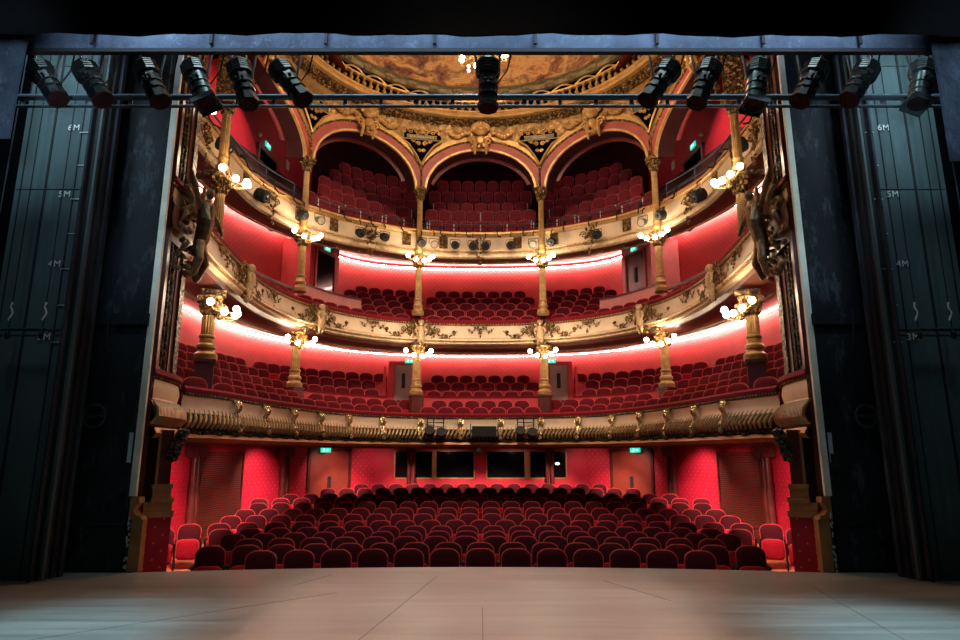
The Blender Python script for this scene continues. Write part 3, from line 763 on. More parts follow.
m = MB(); loft(m,F2,z-.93,W2,4.98,90,2,0,lambda t,u: 4.70+(5.14-4.70)*t); o = m.build('soffit','darkred',B2)
fl, lb = balcony_floor('tier_floor',F2,W2,4.88,[.10,.27,.44,.61,.78],[4.90,4.95,5.37,5.79,6.21,6.63],'',.65)
fl.parent = B2; fl.matrix_parent_inverse = LOC[B2.name].inverted()
rng = random.Random(4)
def putto(mb, q, z, sc_=1):
    """half figure of a cherub with wings, facing the hall"""
    P = lambda a,b,o: tuple(on(q,-.16-o*sc_,z+b*sc_,a*sc_))
    mb.tube([P(0,-.34,0),P(0,-.22,.03),P(0,-.05,.06),P(0,.08,.05),P(0,.14,.05)],[.07*sc_,.105*sc_,.10*sc_,.10*sc_,.045*sc_],10)
    mb.blob(P(0,.225,.07),(.078*sc_,.078*sc_,.088*sc_),0,12)
    for h in (-1,1):
        mb.blob(P(h*.055,.25,.04),(.045*sc_,.05*sc_,.05*sc_),0,8)
        mb.tube([P(h*.09,.08,.05),P(h*.17,-.02,.08),P(h*.13,-.14,.12)],[.045*sc_,.038*sc_,.028*sc_],8)
        mb.tube([P(h*.06,.06,-.03),P(h*.18,.18,-.04),P(h*.24,.27,-.05)],[.05*sc_,.055*sc_,.02*sc_],8)
        mb.tube([P(h*.05,-.26,.03),P(h*.07,-.40,.06),P(h*.05,-.50,.02)],[.06*sc_,.05*sc_,.02*sc_],8)
    mb.blob(P(0,.215,.15),(.014,.014,.016),0,6)
for (x,y) in ((-5.12,13.2),(-4.50,17.0),(-1.9,19.15)):
    for s in (-1,1):
        q = F2.frame(F2.near(-s*x if s>0 else x,y)) if False else F2.frame(F2.near(x*(-s) if s>0 else x,y))
        g = MB(); putto(g,q,z-.36,1.0)
        o = g.build('cherub_figure','putto',B2); o['label'] = 'pale gilded cherub relief'; rm = o.modifiers.new('carve','REMESH'); rm.mode='VOXEL'; rm.voxel_size=.014; rm.use_smooth_shade=True
        g = MB(); 
        for h in (-1,1):
            vines(g,q,-.18,z-.43,1.15,.30,h,0,.020,4); foliage(g,F2.frame(q[4]+h*.28),-.10,z-.40,.14,.20,16,0,rng,.05)
            spiral(on(q,-.15,z-.13,h*.2),Vector((q[3],-q[2],0))*h,Vector((0,0,1)),.09,1.3,.02,12,g)
        foliage(g,q,-.14,z-.76,.22,.10,16,0,rng,.06)
        g.build('acanthus_scrollwork','goldfine',B2)
for d in (0,.9,-.9):
    pass
for dd in (0,2.1,-2.1,4.6,-4.6,6.6,-6.6):
    q = F2.frame(F2.len/2+dd) if dd == 0 else F2.frame(F2.len/2+dd*1.62)
    g = MB(); foliage(g,q,-.09,z-.30,.07,.10,9,0,rng,.04); foliage(g,q,-.12,z-.45,.03,.08,4,0,rng,.035)
    for h in (-1,1): vines(g,q,-.10,z-.28,.42,.14,h,0,.013,2)
    g.build('gilt_spray','goldfine',B2)

# top gallery
B3 = thing('top_gallery','top gallery with panelled cream and gold front hung with small lamps','balcony',(0,19.2,7.3))
cv = F3.samples(160); z = 8.42
MB().sweep(cv,[(.16,z-.06),(.16,z),(-.04,z),(-.05,z-.05),(.0,z-.06)]).build('dark_rail','railvelvet',B3)
MB().sweep(cv,[(.0,z-.05),(-.09,z-.06),(-.10,z-.12),(-.05,z-.15),(-.03,z-.20),(-.0,z-.21)]).build('upper_gilt_moulding','goldplain',B3)
beads(F3,-.09,z-.14,.018,.08,'upper_bead_row','goldfine',B3)
MB().sweep(cv,[(0,z-.20),(-.01,z-.62),(-.0,z-.64)]).build('cream_panel','cream',B3)
MB().sweep(cv,[(-.0,z-.63),(-.07,z-.64),(-.08,z-.68),(-.03,z-.70),(-.10,z-.74),(-.15,z-.84),(-.14,z-.90),(-.05,z-.93)]).build('lower_gilt_moulding','moulding',B3)
beads(F3,-.13,z-.76,.022,.09,'heavy_bead_row','goldplain',B3)
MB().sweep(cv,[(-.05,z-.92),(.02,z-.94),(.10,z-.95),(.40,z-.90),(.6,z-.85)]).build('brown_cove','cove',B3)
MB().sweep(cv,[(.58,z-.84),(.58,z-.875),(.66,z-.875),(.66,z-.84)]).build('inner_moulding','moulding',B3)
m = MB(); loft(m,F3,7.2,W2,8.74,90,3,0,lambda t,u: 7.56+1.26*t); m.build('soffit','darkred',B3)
m = MB(); loft(m,F3,7.6,W3,11.0,90,6,0,lambda t,u: 7.66+(.55+3.1*(1-abs(u*2-1)**1.2)**.7)*t); m.build('tier_floor','tierfloor',B3,False)
for k in range(-12,13):
    d = F3.len/2+k*1.17
    if d < .4 or d > F3.len-.4: continue
    q = F3.frame(d); g = MB()
    if k % 3 == 0:
        foliage(g,q,-.06,z-.42,.16,.20,22,0,rng,.055); foliage(g,q,-.10,z-.85,.13,.18,12,0,rng,.055); g.blob(tuple(on(q,-.12,z-1.08)),(.05,.05,.07),0,8)
        for h in (-1,1): spiral(on(q,-.08,z-.45,h*.2),Vector((q[3],-q[2],0))*h,Vector((0,0,1)),.12,1.3,.02,12,g); spiral(on(q,-.10,z-.75,h*.18),Vector((q[3],-q[2],0))*h,Vector((0,0,-1)),.10,1.3,.02,12,g)
        g.build('gilt_cartouche','goldfine',B3)
    else:
        T = Vector((q[3],-q[2],0)); a = math.atan2(T.y,T.x)
        g.box(tuple(on(q,-.02,z-.41)),(.26,.05,.36),0,a); g.box(tuple(on(q,-.045,z-.41)),(.18,.03,.27),0,a); foliage(g,q,-.05,z-.41,.06,.09,6,0,rng,.035)
        g.build('gilt_pedestal_block','goldfine',B3)

# cove light strips hidden at the top of the tier walls
for nm, W, zz, d0, lab in (('cove_light_strip',W1,5.02,1.2,'glowing light strip along the top of the wall behind the lower balcony'),('cove_light_strip',W2,8.66,1.4,'glowing light strip along the top of the wall behind the middle balcony')):
    m = MB(); m.sweep(W.samples(90,d0,W.len-d0),[(-.14,zz+.02),(-.14,zz-.03),(-.09,zz-.03),(-.09,zz+.02)]); tag(m.build(nm,'led'),lab,'light strip')

# ---- under-balcony and gallery ceiling
m = MB(); m.sweep(W3.samples(60),[(.1,13.2),(-1.2,13.0),(-2.6,12.4)]); struct(m.build('ceiling_gallery','darkred'),'dark red gallery ceiling')

# ---- calibrated camera model, used only to read plan positions off the survey of the hall
PITCH = math.atan(135/640); CH = 1.5
def proj(X, Y, Z):
    Z -= CH; d = Y*math.cos(PITCH)+Z*math.sin(PITCH); u = -Y*math.sin(PITCH)+Z*math.cos(PITCH)
    return 480.5+640*X/d, 320-640*u/d
def along(C_, px, z, o=0):
    best = None; n = 600
    for i in range(n+1):
        d = C_.len*i/n; q = C_.frame(d); x, y = q[0]+q[2]*o, q[1]+q[3]*o; e = abs(proj(x,y,z)[0]-px)
        if best is None or e < best[0]: best = (e, d)
    return best[1]

# ================================================================== COLUMNS
CP = [(-5.1,11.75),(-4.85,16.65),(-1.88,18.75)]
COLS = CP + [(-x,y) for x,y in CP[::-1]]
def column(x, y, z0, z1, r, name, label, group, pedestal=None, rot=0):
    t = thing(name, label, 'column', (x,y,z0), group)
    if pedestal is not None:
        m = MB(); m.box((x,y,(z0+pedestal)/2),(.32,.32,z0-pedestal),0,rot); m.box((x,y,z0-.03),(.38,.38,.06),0,rot); m.build('pedestal','darkwood',t,False)
    m = MB(); m.lathe([(r*1.7,0),(r*1.7,.04),(r*1.75,.06),(r*1.72,.10),(r*1.25,.15),(r*1.2,.19),(r*1.42,.22),(r*1.42,.27),(r*1.1,.31),(r*1.05,.40),(r*1.2,.42),(r*1.2,.45),(r*.98,.47)],(x,y,z0),20); m.build('base','colgold',t)
    m = MB(); m.lathe([(r*.98,z0+.46),(r,z0+.8),(r*.9,z1-.34)],(x,y,0),32,0,.10); m.build('fluted_shaft','colgold',t)
    m = MB(); m.lathe([(r*.95,-.36),(r*1.12,-.35),(r*1.12,-.32),(r*.9,-.30),(r*1.05,-.14),(r*1.6,-.07),(r*1.9,-.05),(r*1.9,0),(r*1.4,.0)],(x,y,z1),16)
    for ring, (zz, rr, nn) in enumerate(((-.28,1.15,8),(-.17,1.35,8))):
        for k in range(nn):
            a = 2*PI*(k+ring*.5)/nn; m.blob((x+math.cos(a)*r*rr,y+math.sin(a)*r*rr,z1+zz),(r*.42,r*.42,.075),0,6); m.blob((x+math.cos(a)*r*(rr+.35),y+math.sin(a)*r*(rr+.35),z1+zz+.06),(r*.25,r*.25,.03),0,6)
    for k in range(4):
        a = PI/4+k*PI/2+rot; m.blob((x+math.cos(a)*r*1.9,y+math.sin(a)*r*1.9,z1-.09),(.05,.05,.05),0,7)
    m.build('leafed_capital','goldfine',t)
    return t
CN = ['first column from the left','second column from the left','third column from the left','third column from the right','second column from the right','first column from the right']
for i, (x,y) in enumerate(COLS):
    a = math.atan2(y-13.8, x); side3 = i in (0,5)
    column(x,y,3.22,4.42 if side3 else 4.66,.120,'fluted_column','gilded fluted column on a dark pedestal, lower balcony, %s' % CN[i],'lower balcony columns',1.9,a)
    column(x,y,5.62 if i in (2,3) else (5.78 if i in (1,4) else 5.3),6.85 if side3 else 7.42,.106,'fluted_column','slender gilded column on the middle balcony rail, %s' % CN[i],'middle balcony columns',None,a)
    zt = 8.55 if side3 else 9.60
    column(x,y,6.8 if side3 else 7.35,zt,.090,'fluted_column','slim gilded column before the top gallery front, %s' % CN[i],'gallery columns',None,a)
# brackets tying the columns to each balcony front
for i, (x,y) in enumerate(COLS):
    for zz, F in ((7.42 if i not in (0,5) else 6.9,F3),(4.72 if i not in (0,5) else 4.5,F2)):
        q = F.frame(F.near(x,y)); m = MB()
        d = Vector((q[0]-x, q[1]-y)); l = d.length
        m.box(((x+q[0])/2,(y+q[1])/2,zz+.0),(.24,l+.35,.10),0,math.atan2(-d.x,d.y)); foliage(m,(x,y,q[2],q[3],0),.10,zz-.10,.16,.12,14,0,rng,.06)
        tag(m.build('column_bracket','bronze'),'dark gilded bracket joining the %s to the %s front' % (CN[i], 'gallery' if F is F3 else 'middle balcony'),'bracket','column brackets')

# ================================================================== ARCADE AND DOME
ZS = 9.60
bays = [((COLS[i]), (COLS[i+1]), b) for i, b in enumerate((.50,.28,.30,.28,.50))]
BN = ['far left side','left','central','right','far right side']
def bayfn(A, B, bul):
    dx, dy = B[0]-A[0], B[1]-A[1]; l = math.hypot(dx, dy); tx, ty = dx/l, dy/l; nx, ny = -ty, tx
    def f(x, o, z):
        u = x/l; b = bul*4*u*(1-u)+o
        return (A[0]+tx*x+nx*b, A[1]+ty*x+ny*b, z)
    return f, l
PL = {1: ('BEAUMARCHAIS',None), 2: (None,None)}
for bi, (A,B,bul) in enumerate(bays):
    f, l = bayfn(A,B,bul); hw = l/2-.19; hb = 1.47; N_ = 48
    t = thing('gilded_arch','rose and gold arch of the %s bay over the top gallery' % BN[bi],'arch',((A[0]+B[0])/2,(A[1]+B[1])/2,ZS),'gallery arches')
    def P(w, a, o):
        x = l/2-(hw+w)*math.cos(a); z = ZS+(hb+w)*math.sin(a)
        return f(min(l,max(0,x)),o,z)
    def band(w0,w1,o0,o1,name,mat):
        m = MB(); b = 0
        for i in range(N_+1):
            a = PI*i/N_
            for (w,o) in ((w0,o0),(w0,o1),(w1,o1),(w1,o0)): m.v.append(P(w,a,o))
        for i in range(N_):
            for j in range(3): m.face([i*4+j,(i+1)*4+j,(i+1)*4+j+1,i*4+j+1])
        return m.build(name,mat,t)
    band(0,.06,.0,-.07,'inner_gilt_fillet','goldplain')
    band(.06,.30,.0,-.03,'rose_band','pinkred')
    band(.30,.36,.0,-.05,'outer_gilt_fillet','goldfine')
    band(.36,.52,.0,-.03,'gilt_archivolt','goldplain')
    m = MB()
    for i in range(N_+1):
        a = PI*i/N_; m.v += [P(0,a,0), P(0,a,.45)]
    for i in range(N_): m.face([i*2,(i+1)*2,(i+1)*2+1,i*2+1])
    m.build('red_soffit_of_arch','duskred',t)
    m = MB()
    for i in range(N_+1):
        a = PI*(.10+.80*i/N_); m.v += [P(.0,a,.46), P(-.10,a,.47), P(-.10,a,.52)]
    for i in range(N_):
        for j in range(2): m.face([i*3+j,(i+1)*3+j,(i+1)*3+j+1,i*3+j+1])
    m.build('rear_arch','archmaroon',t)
    # spandrel field
    m = MB(); ZT = 11.95
    for i in range(N_+1):
        a = PI*i/N_; p = P(.50,a,0); x = l/2-(hw+.50)*math.cos(a); x = min(l,max(0,x)); m.v += [p, f(x,0,ZT)]
    for i in range(N_): m.face([i*2,(i+1)*2,(i+1)*2+1,i*2+1])
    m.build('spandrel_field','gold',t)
    T0 = Vector((B[0]-A[0],B[1]-A[1],0)).normalized(); U = Vector((0,0,1)); Nn = Vector((-T0.y,T0.x,0))
    # keystone cartouche
    q = (f(l/2,0,0)[0], f(l/2,0,0)[1], Nn.x, Nn.y, 0); g = MB()
    zc = ZS+hb+.42
    for k in range(7): 
        a = -1.1+2.2*k/6; g.blob(tuple(on(q,-.22,zc+.12+.16*math.cos(a),.20*math.sin(a))),(.06,.05,.10),0,7)
    g.blob(tuple(on(q,-.24,zc+.12)),(.17,.10,.13),0,12); g.blob(tuple(on(q,-.33,zc+.12)),(.08,.06,.06),0,8)
    g.blob(tuple(on(q,-.20,zc-.12)),(.12,.09,.12),0,8)
    for h in (-1,1):
        spiral(on(q,-.16,zc-.12,h*.18),T0*h,U,.13,1.4,.03,12,g); g.tube([on(q,-.14,zc-.1,h*.12),on(q,-.2,zc-.3,h*.14),on(q,-.12,zc-.46,h*.14)],[.05,.045,.025],7)
        for k in range(8): g.blob(tuple(on(q,-.14,zc+.05*math.sin(k)+.04,h*(.22+k*.075))),(.055,.05,.06),0,6)
    for k in range(12): g.blob(tuple(on(q,-.17,zc-.26+rng.uniform(-.08,.1),rng.uniform(-.2,.2))),(.05,.045,.05),0,6)
    g.v = [tuple(Vector(v)+(Vector(v)-Vector((q[0],q[1],zc)))*.30) for v in g.v]; g.build('keystone_cartouche','goldplain',t)
# openwork spandrels over the four rear columns
for i,txt in ((1,None),(2,'BEAUMARCHAIS'),(3,'MOLIERE'),(4,None)):
    x, y = COLS[i]; n = Vector((x,y-13.8,0)).normalized(); n = (n*.5+Vector((0,.5,0))).normalized() if i in (2,3) else n
    q = (x,y,n.x,n.y,0); T0 = Vector((n.y,-n.x,0)); U = Vector((0,0,1)); sg = 1 if x < 0 else -1; tilt = -.0
    t = thing('spandrel_ornament','pierced gold scroll ornament with a green plaque above the %s' % CN[i],'ornament',(x,y,10.5),'arcade spandrels')
    def Q(a_,z_,o_=0): return on(q,-.10+o_,z_,a_)
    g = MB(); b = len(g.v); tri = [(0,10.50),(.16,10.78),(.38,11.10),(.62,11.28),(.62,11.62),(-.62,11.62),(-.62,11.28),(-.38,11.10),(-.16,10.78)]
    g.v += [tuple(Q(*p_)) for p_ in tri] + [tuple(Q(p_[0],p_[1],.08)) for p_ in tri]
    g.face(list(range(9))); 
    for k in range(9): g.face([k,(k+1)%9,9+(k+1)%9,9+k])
    g.build('dark_recess','void',t,False)  # raised black plate stands in for the shaded gap behind the scrolls
    g = MB()
    for h in (-1,1):
        for (a_,z_,r_) in ((.13,11.50,.10),(.36,11.52,.10),(.56,11.50,.07),(.10,11.12,.08),(.26,11.20,.07),(.06,10.88,.06)):
            spiral(Q(h*a_,z_,-.03),T0*h,U,r_,1.5,.020,14,g,0)
        g.tube([Q(0,10.42,-.02),Q(h*.18,10.76,-.03),Q(h*.40,11.08,-.03),Q(h*.66,11.27,-.02)],.032,6)
        g.tube([Q(h*x_,11.40+.22*math.sqrt(max(0,1-((x_-.38)/.24)**2)),-.03) for x_ in [.14+.48*k/10 for k in range(11)]],.022,6)
    g.blob(tuple(Q(0,11.52,-.04)),(.07,.05,.10),0,8); g.tube([Q(-.66,11.27,-.02),Q(.66,11.27,-.02)],.020,6)
    g.build('openwork_scrolls','goldplain',t)
    g = MB(); rot = Matrix.Rotation(math.atan2(T0.y,T0.x),3,'Z'); c0 = Q(.0,11.31,-.07)
    g.box(tuple(c0),(.94,.03,.125),0,0,rot); pl = g.build('name_plaque','tealplaque',t,False); pl['label'] = 'green plaque'
    g = MB()
    for zz in (-.075,.075): g.tube([c0-T0*.48+U*zz,c0+T0*.48+U*zz],.012,5)
    g.build('plaque_border','goldplain',pl)
    if txt:
        cu = bpy.data.curves.new('plaque_lettering','FONT'); cu.body = txt; cu.size = .105; cu.align_x='CENTER'; cu.align_y='CENTER'; cu.extrude=.004; cu.materials.append(M['goldplain'])
        oo = bpy.data.objects.new('plaque_lettering',text_mesh('plaque_lettering',cu)); col.objects.link(oo); oo.rotation_euler = (R(90),0,math.atan2(T0.y,T0.x)); oo.location = c0-n*.02; oo.parent = pl
# gilt V piers above the columns
for i,(x,y) in enumerate(COLS):
    a = math.atan2(y-13.8,x); n = Vector((math.cos(a),math.sin(a),0))
    t = thing('column_pier','small gilded block above the capital of the %s' % CN[i],'pier',(x,y,8.5 if i in (0,5) else ZS),'arcade piers')
    m = MB(); rz = a+PI/2
    if i in (0,5):
        m.box((x+n.x*.05,y,9.1),(.36,.40,1.14),0,rz); m.box((x,y,9.62),(.48,.5,.08),0,rz); m.box((x,y,8.58),(.44,.46,.06),0,rz)
        for k in range(14): m.blob((x-n.x*.24+rng.uniform(-.05,.05),y-n.y*.24+rng.uniform(-.12,.12),8.7+rng.uniform(0,.85)),(.05,.06,.07),0,6)
    else: m.box((x,y,ZS+.02),(.34,.34,.07),0,rz)
    for k in range(6): m.blob((x-n.x*.12,y-n.y*.12,ZS+.14+k*.09),(.045-.004*k,.04,.05),0,6)
    m.build('carved_block','goldfine',t,False)
# short wall bay between the stage opening and the first column
for s in (-1,1):
    t = thing('gilt_wall_bay','red and gold panelled wall bay high beside the %s stage edge' % SIDE[s],'wall panel',(s*5.0,11,9.6))
    A_ = (s*4.95,10.3); m = MB(); m.quad((A_[0],A_[1],9.6),(s*5.1,11.75,9.6),(s*5.1,11.75,12),(A_[0],A_[1],12)); m.build('panel_field','redpaint',t,False)
    m = MB()
    for ya in (10.45,10.6,11.35,11.5): m.tube([(s*(4.95+(ya-10.3)*.1)-s*.02,ya,9.65),(s*(4.95+(ya-10.3)*.1)-s*.02,ya,11.9)],.025,6)
    m.tube([(s*4.95,10.35,9.62),(s*5.07,11.7,9.62)],.06,6); m.build('gilt_frame','goldplain',t)

def ringcurve(r, a0=-46, a1=226, n=160):
    out = []
    for i in range(n+1):
        a = R(a1+(a0-a1)*i/n); out.append((r*math.cos(a), 13.8+r*math.sin(a), math.cos(a), math.sin(a), r*R(a1-a0)*i/n))
    return out
RG = 5.0
t = thing('dome_cornice','gilded ring cornice of carved foliage under the painted ceiling','cornice',(0,18.8,11.8))
rc = ringcurve(RG)
MB().sweep(rc,[(.95,11.80),(.55,11.82),(.45,11.90),(.35,11.92)]).build('lower_fascia','goldplain',t)
MB().sweep(rc,[(.35,11.90),(.22,12.02),(.10,12.12)]).build('carved_frieze','goldfine',t)
MB().sweep(rc,[(.10,12.10),(-.02,12.12),(-.06,12.18),(-.02,12.24),(-.08,12.27),(-.08,12.31),(.25,12.32)]).build('gilt_crown_moulding','goldplain',t)
m = MB(); 
for i in range(2,160):
    q = rc[i]
    for k in range(2): m.blob(tuple(on(q,.22-.08*k+rng.uniform(-.05,.05),11.95+.08*k+rng.uniform(-.05,.05),rng.uniform(-.05,.05))),(.065,.06,.055),0,6)
m.build('foliage_band','goldfine',t)
t = thing('dome_balustrade','open gilded balustrade ringing the painted ceiling','balustrade',(0,18.8,12.32))
bm_ = MB(); bm_.lathe([(.06,0),(.06,.03),(.03,.05),(.075,.11),(.05,.17),(.028,.22),(.028,.25),(.06,.28),(.06,.32)],(0,0,0),8); bme = bm_.mesh('baluster','goldplain')
for i in range(98):
    a = R(-42+264*(i+.5)/98); o = bpy.data.objects.new('baluster', bme); col.objects.link(o); o.parent = t; o.matrix_parent_inverse = LOC[t.name].inverted(); o.location = (RG*math.cos(a)+.0,13.8+RG*math.sin(a),12.31)
MB().sweep(rc,[(.06,12.62),(-.06,12.62),(-.07,12.67),(.06,12.68)]).build('handrail','goldplain',t)
m = MB(); N = 30
for k in range(N):
    a0 = -42+264*k/N; pts = []
    for j in range(11):
        u = j/10; a = R(a0+264/N*u); pts.append((RG*math.cos(a),13.8+RG*math.sin(a),12.67+.17*math.sin(PI*u)))
    m.tube(pts,.028,6)
m.build('scalloped_arches','goldplain',t)
m = MB(); m.sweep(ringcurve(5.9),[(0,11.9),(0,13.4)]); struct(m.build('wall_attic','void'),'dark attic space behind the balustrade')
m = MB(); m.sweep(ringcurve(RG,-180,180,160),[(.04,12.85),(-.10,12.86),(-.16,12.95),(-.10,13.03),(-.22,13.08)]); struct(m.build('trim_dome','duskgold'),'grey-gold moulding framing the painted ceiling')
m = MB()
for k in range(N*1):
    a = R(-42+264*k/N); 
    for j in (-1,0,1): m.blob(((RG-.12)*math.cos(a+j*.02),13.8+(RG-.12)*math.sin(a+j*.02),12.94+.02*(j==0)),(.10,.10,.09),0,7)
tag(m.build('shell_ornaments','duskgold'),'grey-gold shells spaced along the painted ceiling moulding','ceiling ornament',kind='stuff')
m = MB(); rings = []
for j in range(15):
    u = j/14; r = (RG-.20)*math.cos(u*PI/2*.999); z_ = 13.06+2.0*math.sin(u*PI/2); rings.append((max(r,.01),z_))
n_ = 72
for r,z_ in rings:
    for k in range(n_): a = 2*PI*k/n_; m.v.append((r*math.cos(a),13.8+r*math.sin(a),z_))
for j in range(14):
    for k in range(n_): m.face([j*n_+k,j*n_+(k+1)%n_,(j+1)*n_+(k+1)%n_,(j+1)*n_+k])
struct(m.build('ceiling_fresco','fresco'),'painted ceiling with golden and russet clouds')
m = MB(); m.box((0,14,15.3),(16,16,.1)); struct(m.build('ceiling_roof','void',None,False),'dark roof void')

# chandelier
t = thing('chandelier','brass chandelier of glowing globes under the painted ceiling','chandelier',(0,13.8,11.0))
MB().tube([(0,13.8,15),(0,13.8,11.6)],.02,6).build('chain','goldplain',t)
MB().lathe([(.02,-.75),(.10,-.65),(.06,-.5),(.20,-.3),(.12,-.1),(.28,.1),(.10,.35),(.14,.6),(.03,.8)],(0,13.8,11.2),16).build('stem','goldplain',t)
for rr, zz, nn in ((.55,10.95,8),(.95,11.35,10)):
    for k in range(nn):
        a = 2*PI*k/nn+.2; x_, y_ = rr*math.cos(a), 13.8+rr*math.sin(a)
        MB().tube([(0,13.8,zz),(x_*.5,13.8+(y_-13.8)*.5,zz-.16),(x_,y_,zz-.12),(x_,y_,zz)],.016,5).build('arm','goldplain',t)
        MB().blob((x_,y_,zz+.08),.07,0,10).build('globe','bulb',t)
for zz in (10.52,10.40): MB().blob((-.28,13.6,zz),.035,0,8).build('globe','bulb',t)

# ================================================================== SCONCES
def sconce_proto():
    t = thing('globe_sconce','','wall light',(0,0,0),'globe lights on the column heads',world=False)
    m = MB(); m.blob((0,-.02,-.02),(.13,.10,.11),0,10); m.blob((0,-.08,-.14),(.07,.07,.10),0,8)
    for k in range(10): m.blob((.15*math.sin(k),-.08,.08*math.cos(k*1.7)),(.05,.04,.05),0,6)
    m.build('carved_mount','goldfine',t)
    for (x,y,z_) in ((-.36,-.16,.05),(.38,-.14,.07),(-.14,-.30,-.10),(.10,-.34,-.13),(.26,-.27,-.06)):
        MB().tube([(0,-.04,-.02),(x*.4,y*.5,z_-.10),(x*.85,y,z_-.10),(x,y,z_-.05)],.013,5).build('arm','goldplain',t)
        MB().blob((x,y,z_),.068,0,10).build('globe','bulb',t)
    return t
sp0 = sconce_proto(); first = True
LIGHTS = []
for i,(x,y) in enumerate(COLS):
    n = Vector((x,y-13.8)).normalized()
    for zz, lv in ((4.42 if i not in (0,5) else 4.18,'lower balcony'),(7.30 if i not in (0,5) else 6.80,'middle balcony')):
        o = sp0 if first else copy_tree(sp0); first = False
        fx, fy = -n.x*.6, -n.y*.6-.4; l_ = math.hypot(fx,fy); fx/=l_; fy/=l_
        o.location = (x+fx*.16, y+fy*.16, zz); o.rotation_euler.z = math.atan2(fx,-fy)
        o['label'] = 'cluster of glowing globes on the %s, %s level' % (CN[i], lv)
        LIGHTS.append((x+fx*.45, y+fy*.45, zz-.02))
for s in (-1,1):
    for (x,y,zz,lv) in ((4.86,10.6,4.80,'middle'),(4.86,10.6,7.62,'upper')):
        t = thing('edge_lamp','single glowing globe at the %s end of the %s balcony by the stage' % (SIDE[s],lv),'wall light',(s*x,y,zz))
        MB().tube([(s*5.0,y+.05,zz+.12),(s*(x+.04),y,zz+.15),(s*x,y,zz+.05)],.016,5).build('bracket','bronze',t)
        MB().blob((s*x,y,zz),.062,0,10).build('globe','bulb',t)

# ================================================================== DOORS, SIGNS, SCREENS
def frame_pt(C_, d, a, o, z): return on(C_.frame(d), o, z, a)
def wbox(m, q, a0, a1, z0, z1, o0, o1, mi=0):
    b = len(m.v)
    for z_ in (z0,z1):
        for (a,o_) in ((a0,o0),(a1,o0),(a1,o1),(a0,o1)): m.v.append(tuple(on(q,o_,z_,a)))
    for f_ in ((3,2,1,0),(4,5,6,7),(0,1,5,4),(1,2,6,5),(2,3,7,6),(3,0,4,7)): m.face([b+i for i in f_],mi)
    return m
# on(): tangential +a runs from the left end of the hall to the right end
def exit_sign(q, a, z_, o_, label, w=.34, h=.15):
    t = thing('exit_sign',label,'sign',tuple(on(q,o_,z_,a)),'green exit signs')
    wbox(MB(),q,a-w/2,a+w/2,z_-h/2,z_+h/2,o_,o_-.03).build('green_panel','exit',t,False)
    m = MB(); p = lambda u,v: on(q,o_-.034,z_+v*h,a+u*w)
    m.blob(tuple(p(-.16,.28)),.012,0,8); m.tube([p(-.17,.18),p(-.20,-.08)],.011,5); m.tube([p(-.20,-.08),p(-.12,-.2),p(-.15,-.38)],.007,5); m.tube([p(-.20,-.08),p(-.27,-.22),p(-.34,-.28)],.007,5); m.tube([p(-.17,.14),p(-.08,.04)],.006,5); m.tube([p(-.17,.14),p(-.27,.06)],.006,5)
    m.tube([p(.02,0),p(.22,0)],.009,5); m.tube([p(.16,.2),p(.30,0),p(.16,-.2)],.009,5)
    m.build('running_figure_and_arrow','exitw',t)
    return t
dn = 0
def door(q, w, z0, z1, mat, label, o_=-.02, frame='darkwood', handle=True, fw=.08):
    global dn; dn += 1
    m = MB(); wbox(m,q,-w/2,w/2,z0,z1,o_+.01,o_-.03); d_ = struct(m.build('door_%d'%dn,mat,None,False),label)
    m = MB(); wbox(m,q,-w/2-fw,-w/2,z0,z1+fw,o_+.01,o_-.07); wbox(m,q,w/2,w/2+fw,z0,z1+fw,o_+.01,o_-.07); wbox(m,q,-w/2,w/2,z1,z1+fw,o_+.01,o_-.07); m.build('door_frame',frame,d_,False)
    if handle:
        m = MB(); wbox(m,q,-.06,.06,z0+.75,z0+1.25,o_-.03,o_-.06); m.build('door_handle','black',d_,False)
    return d_
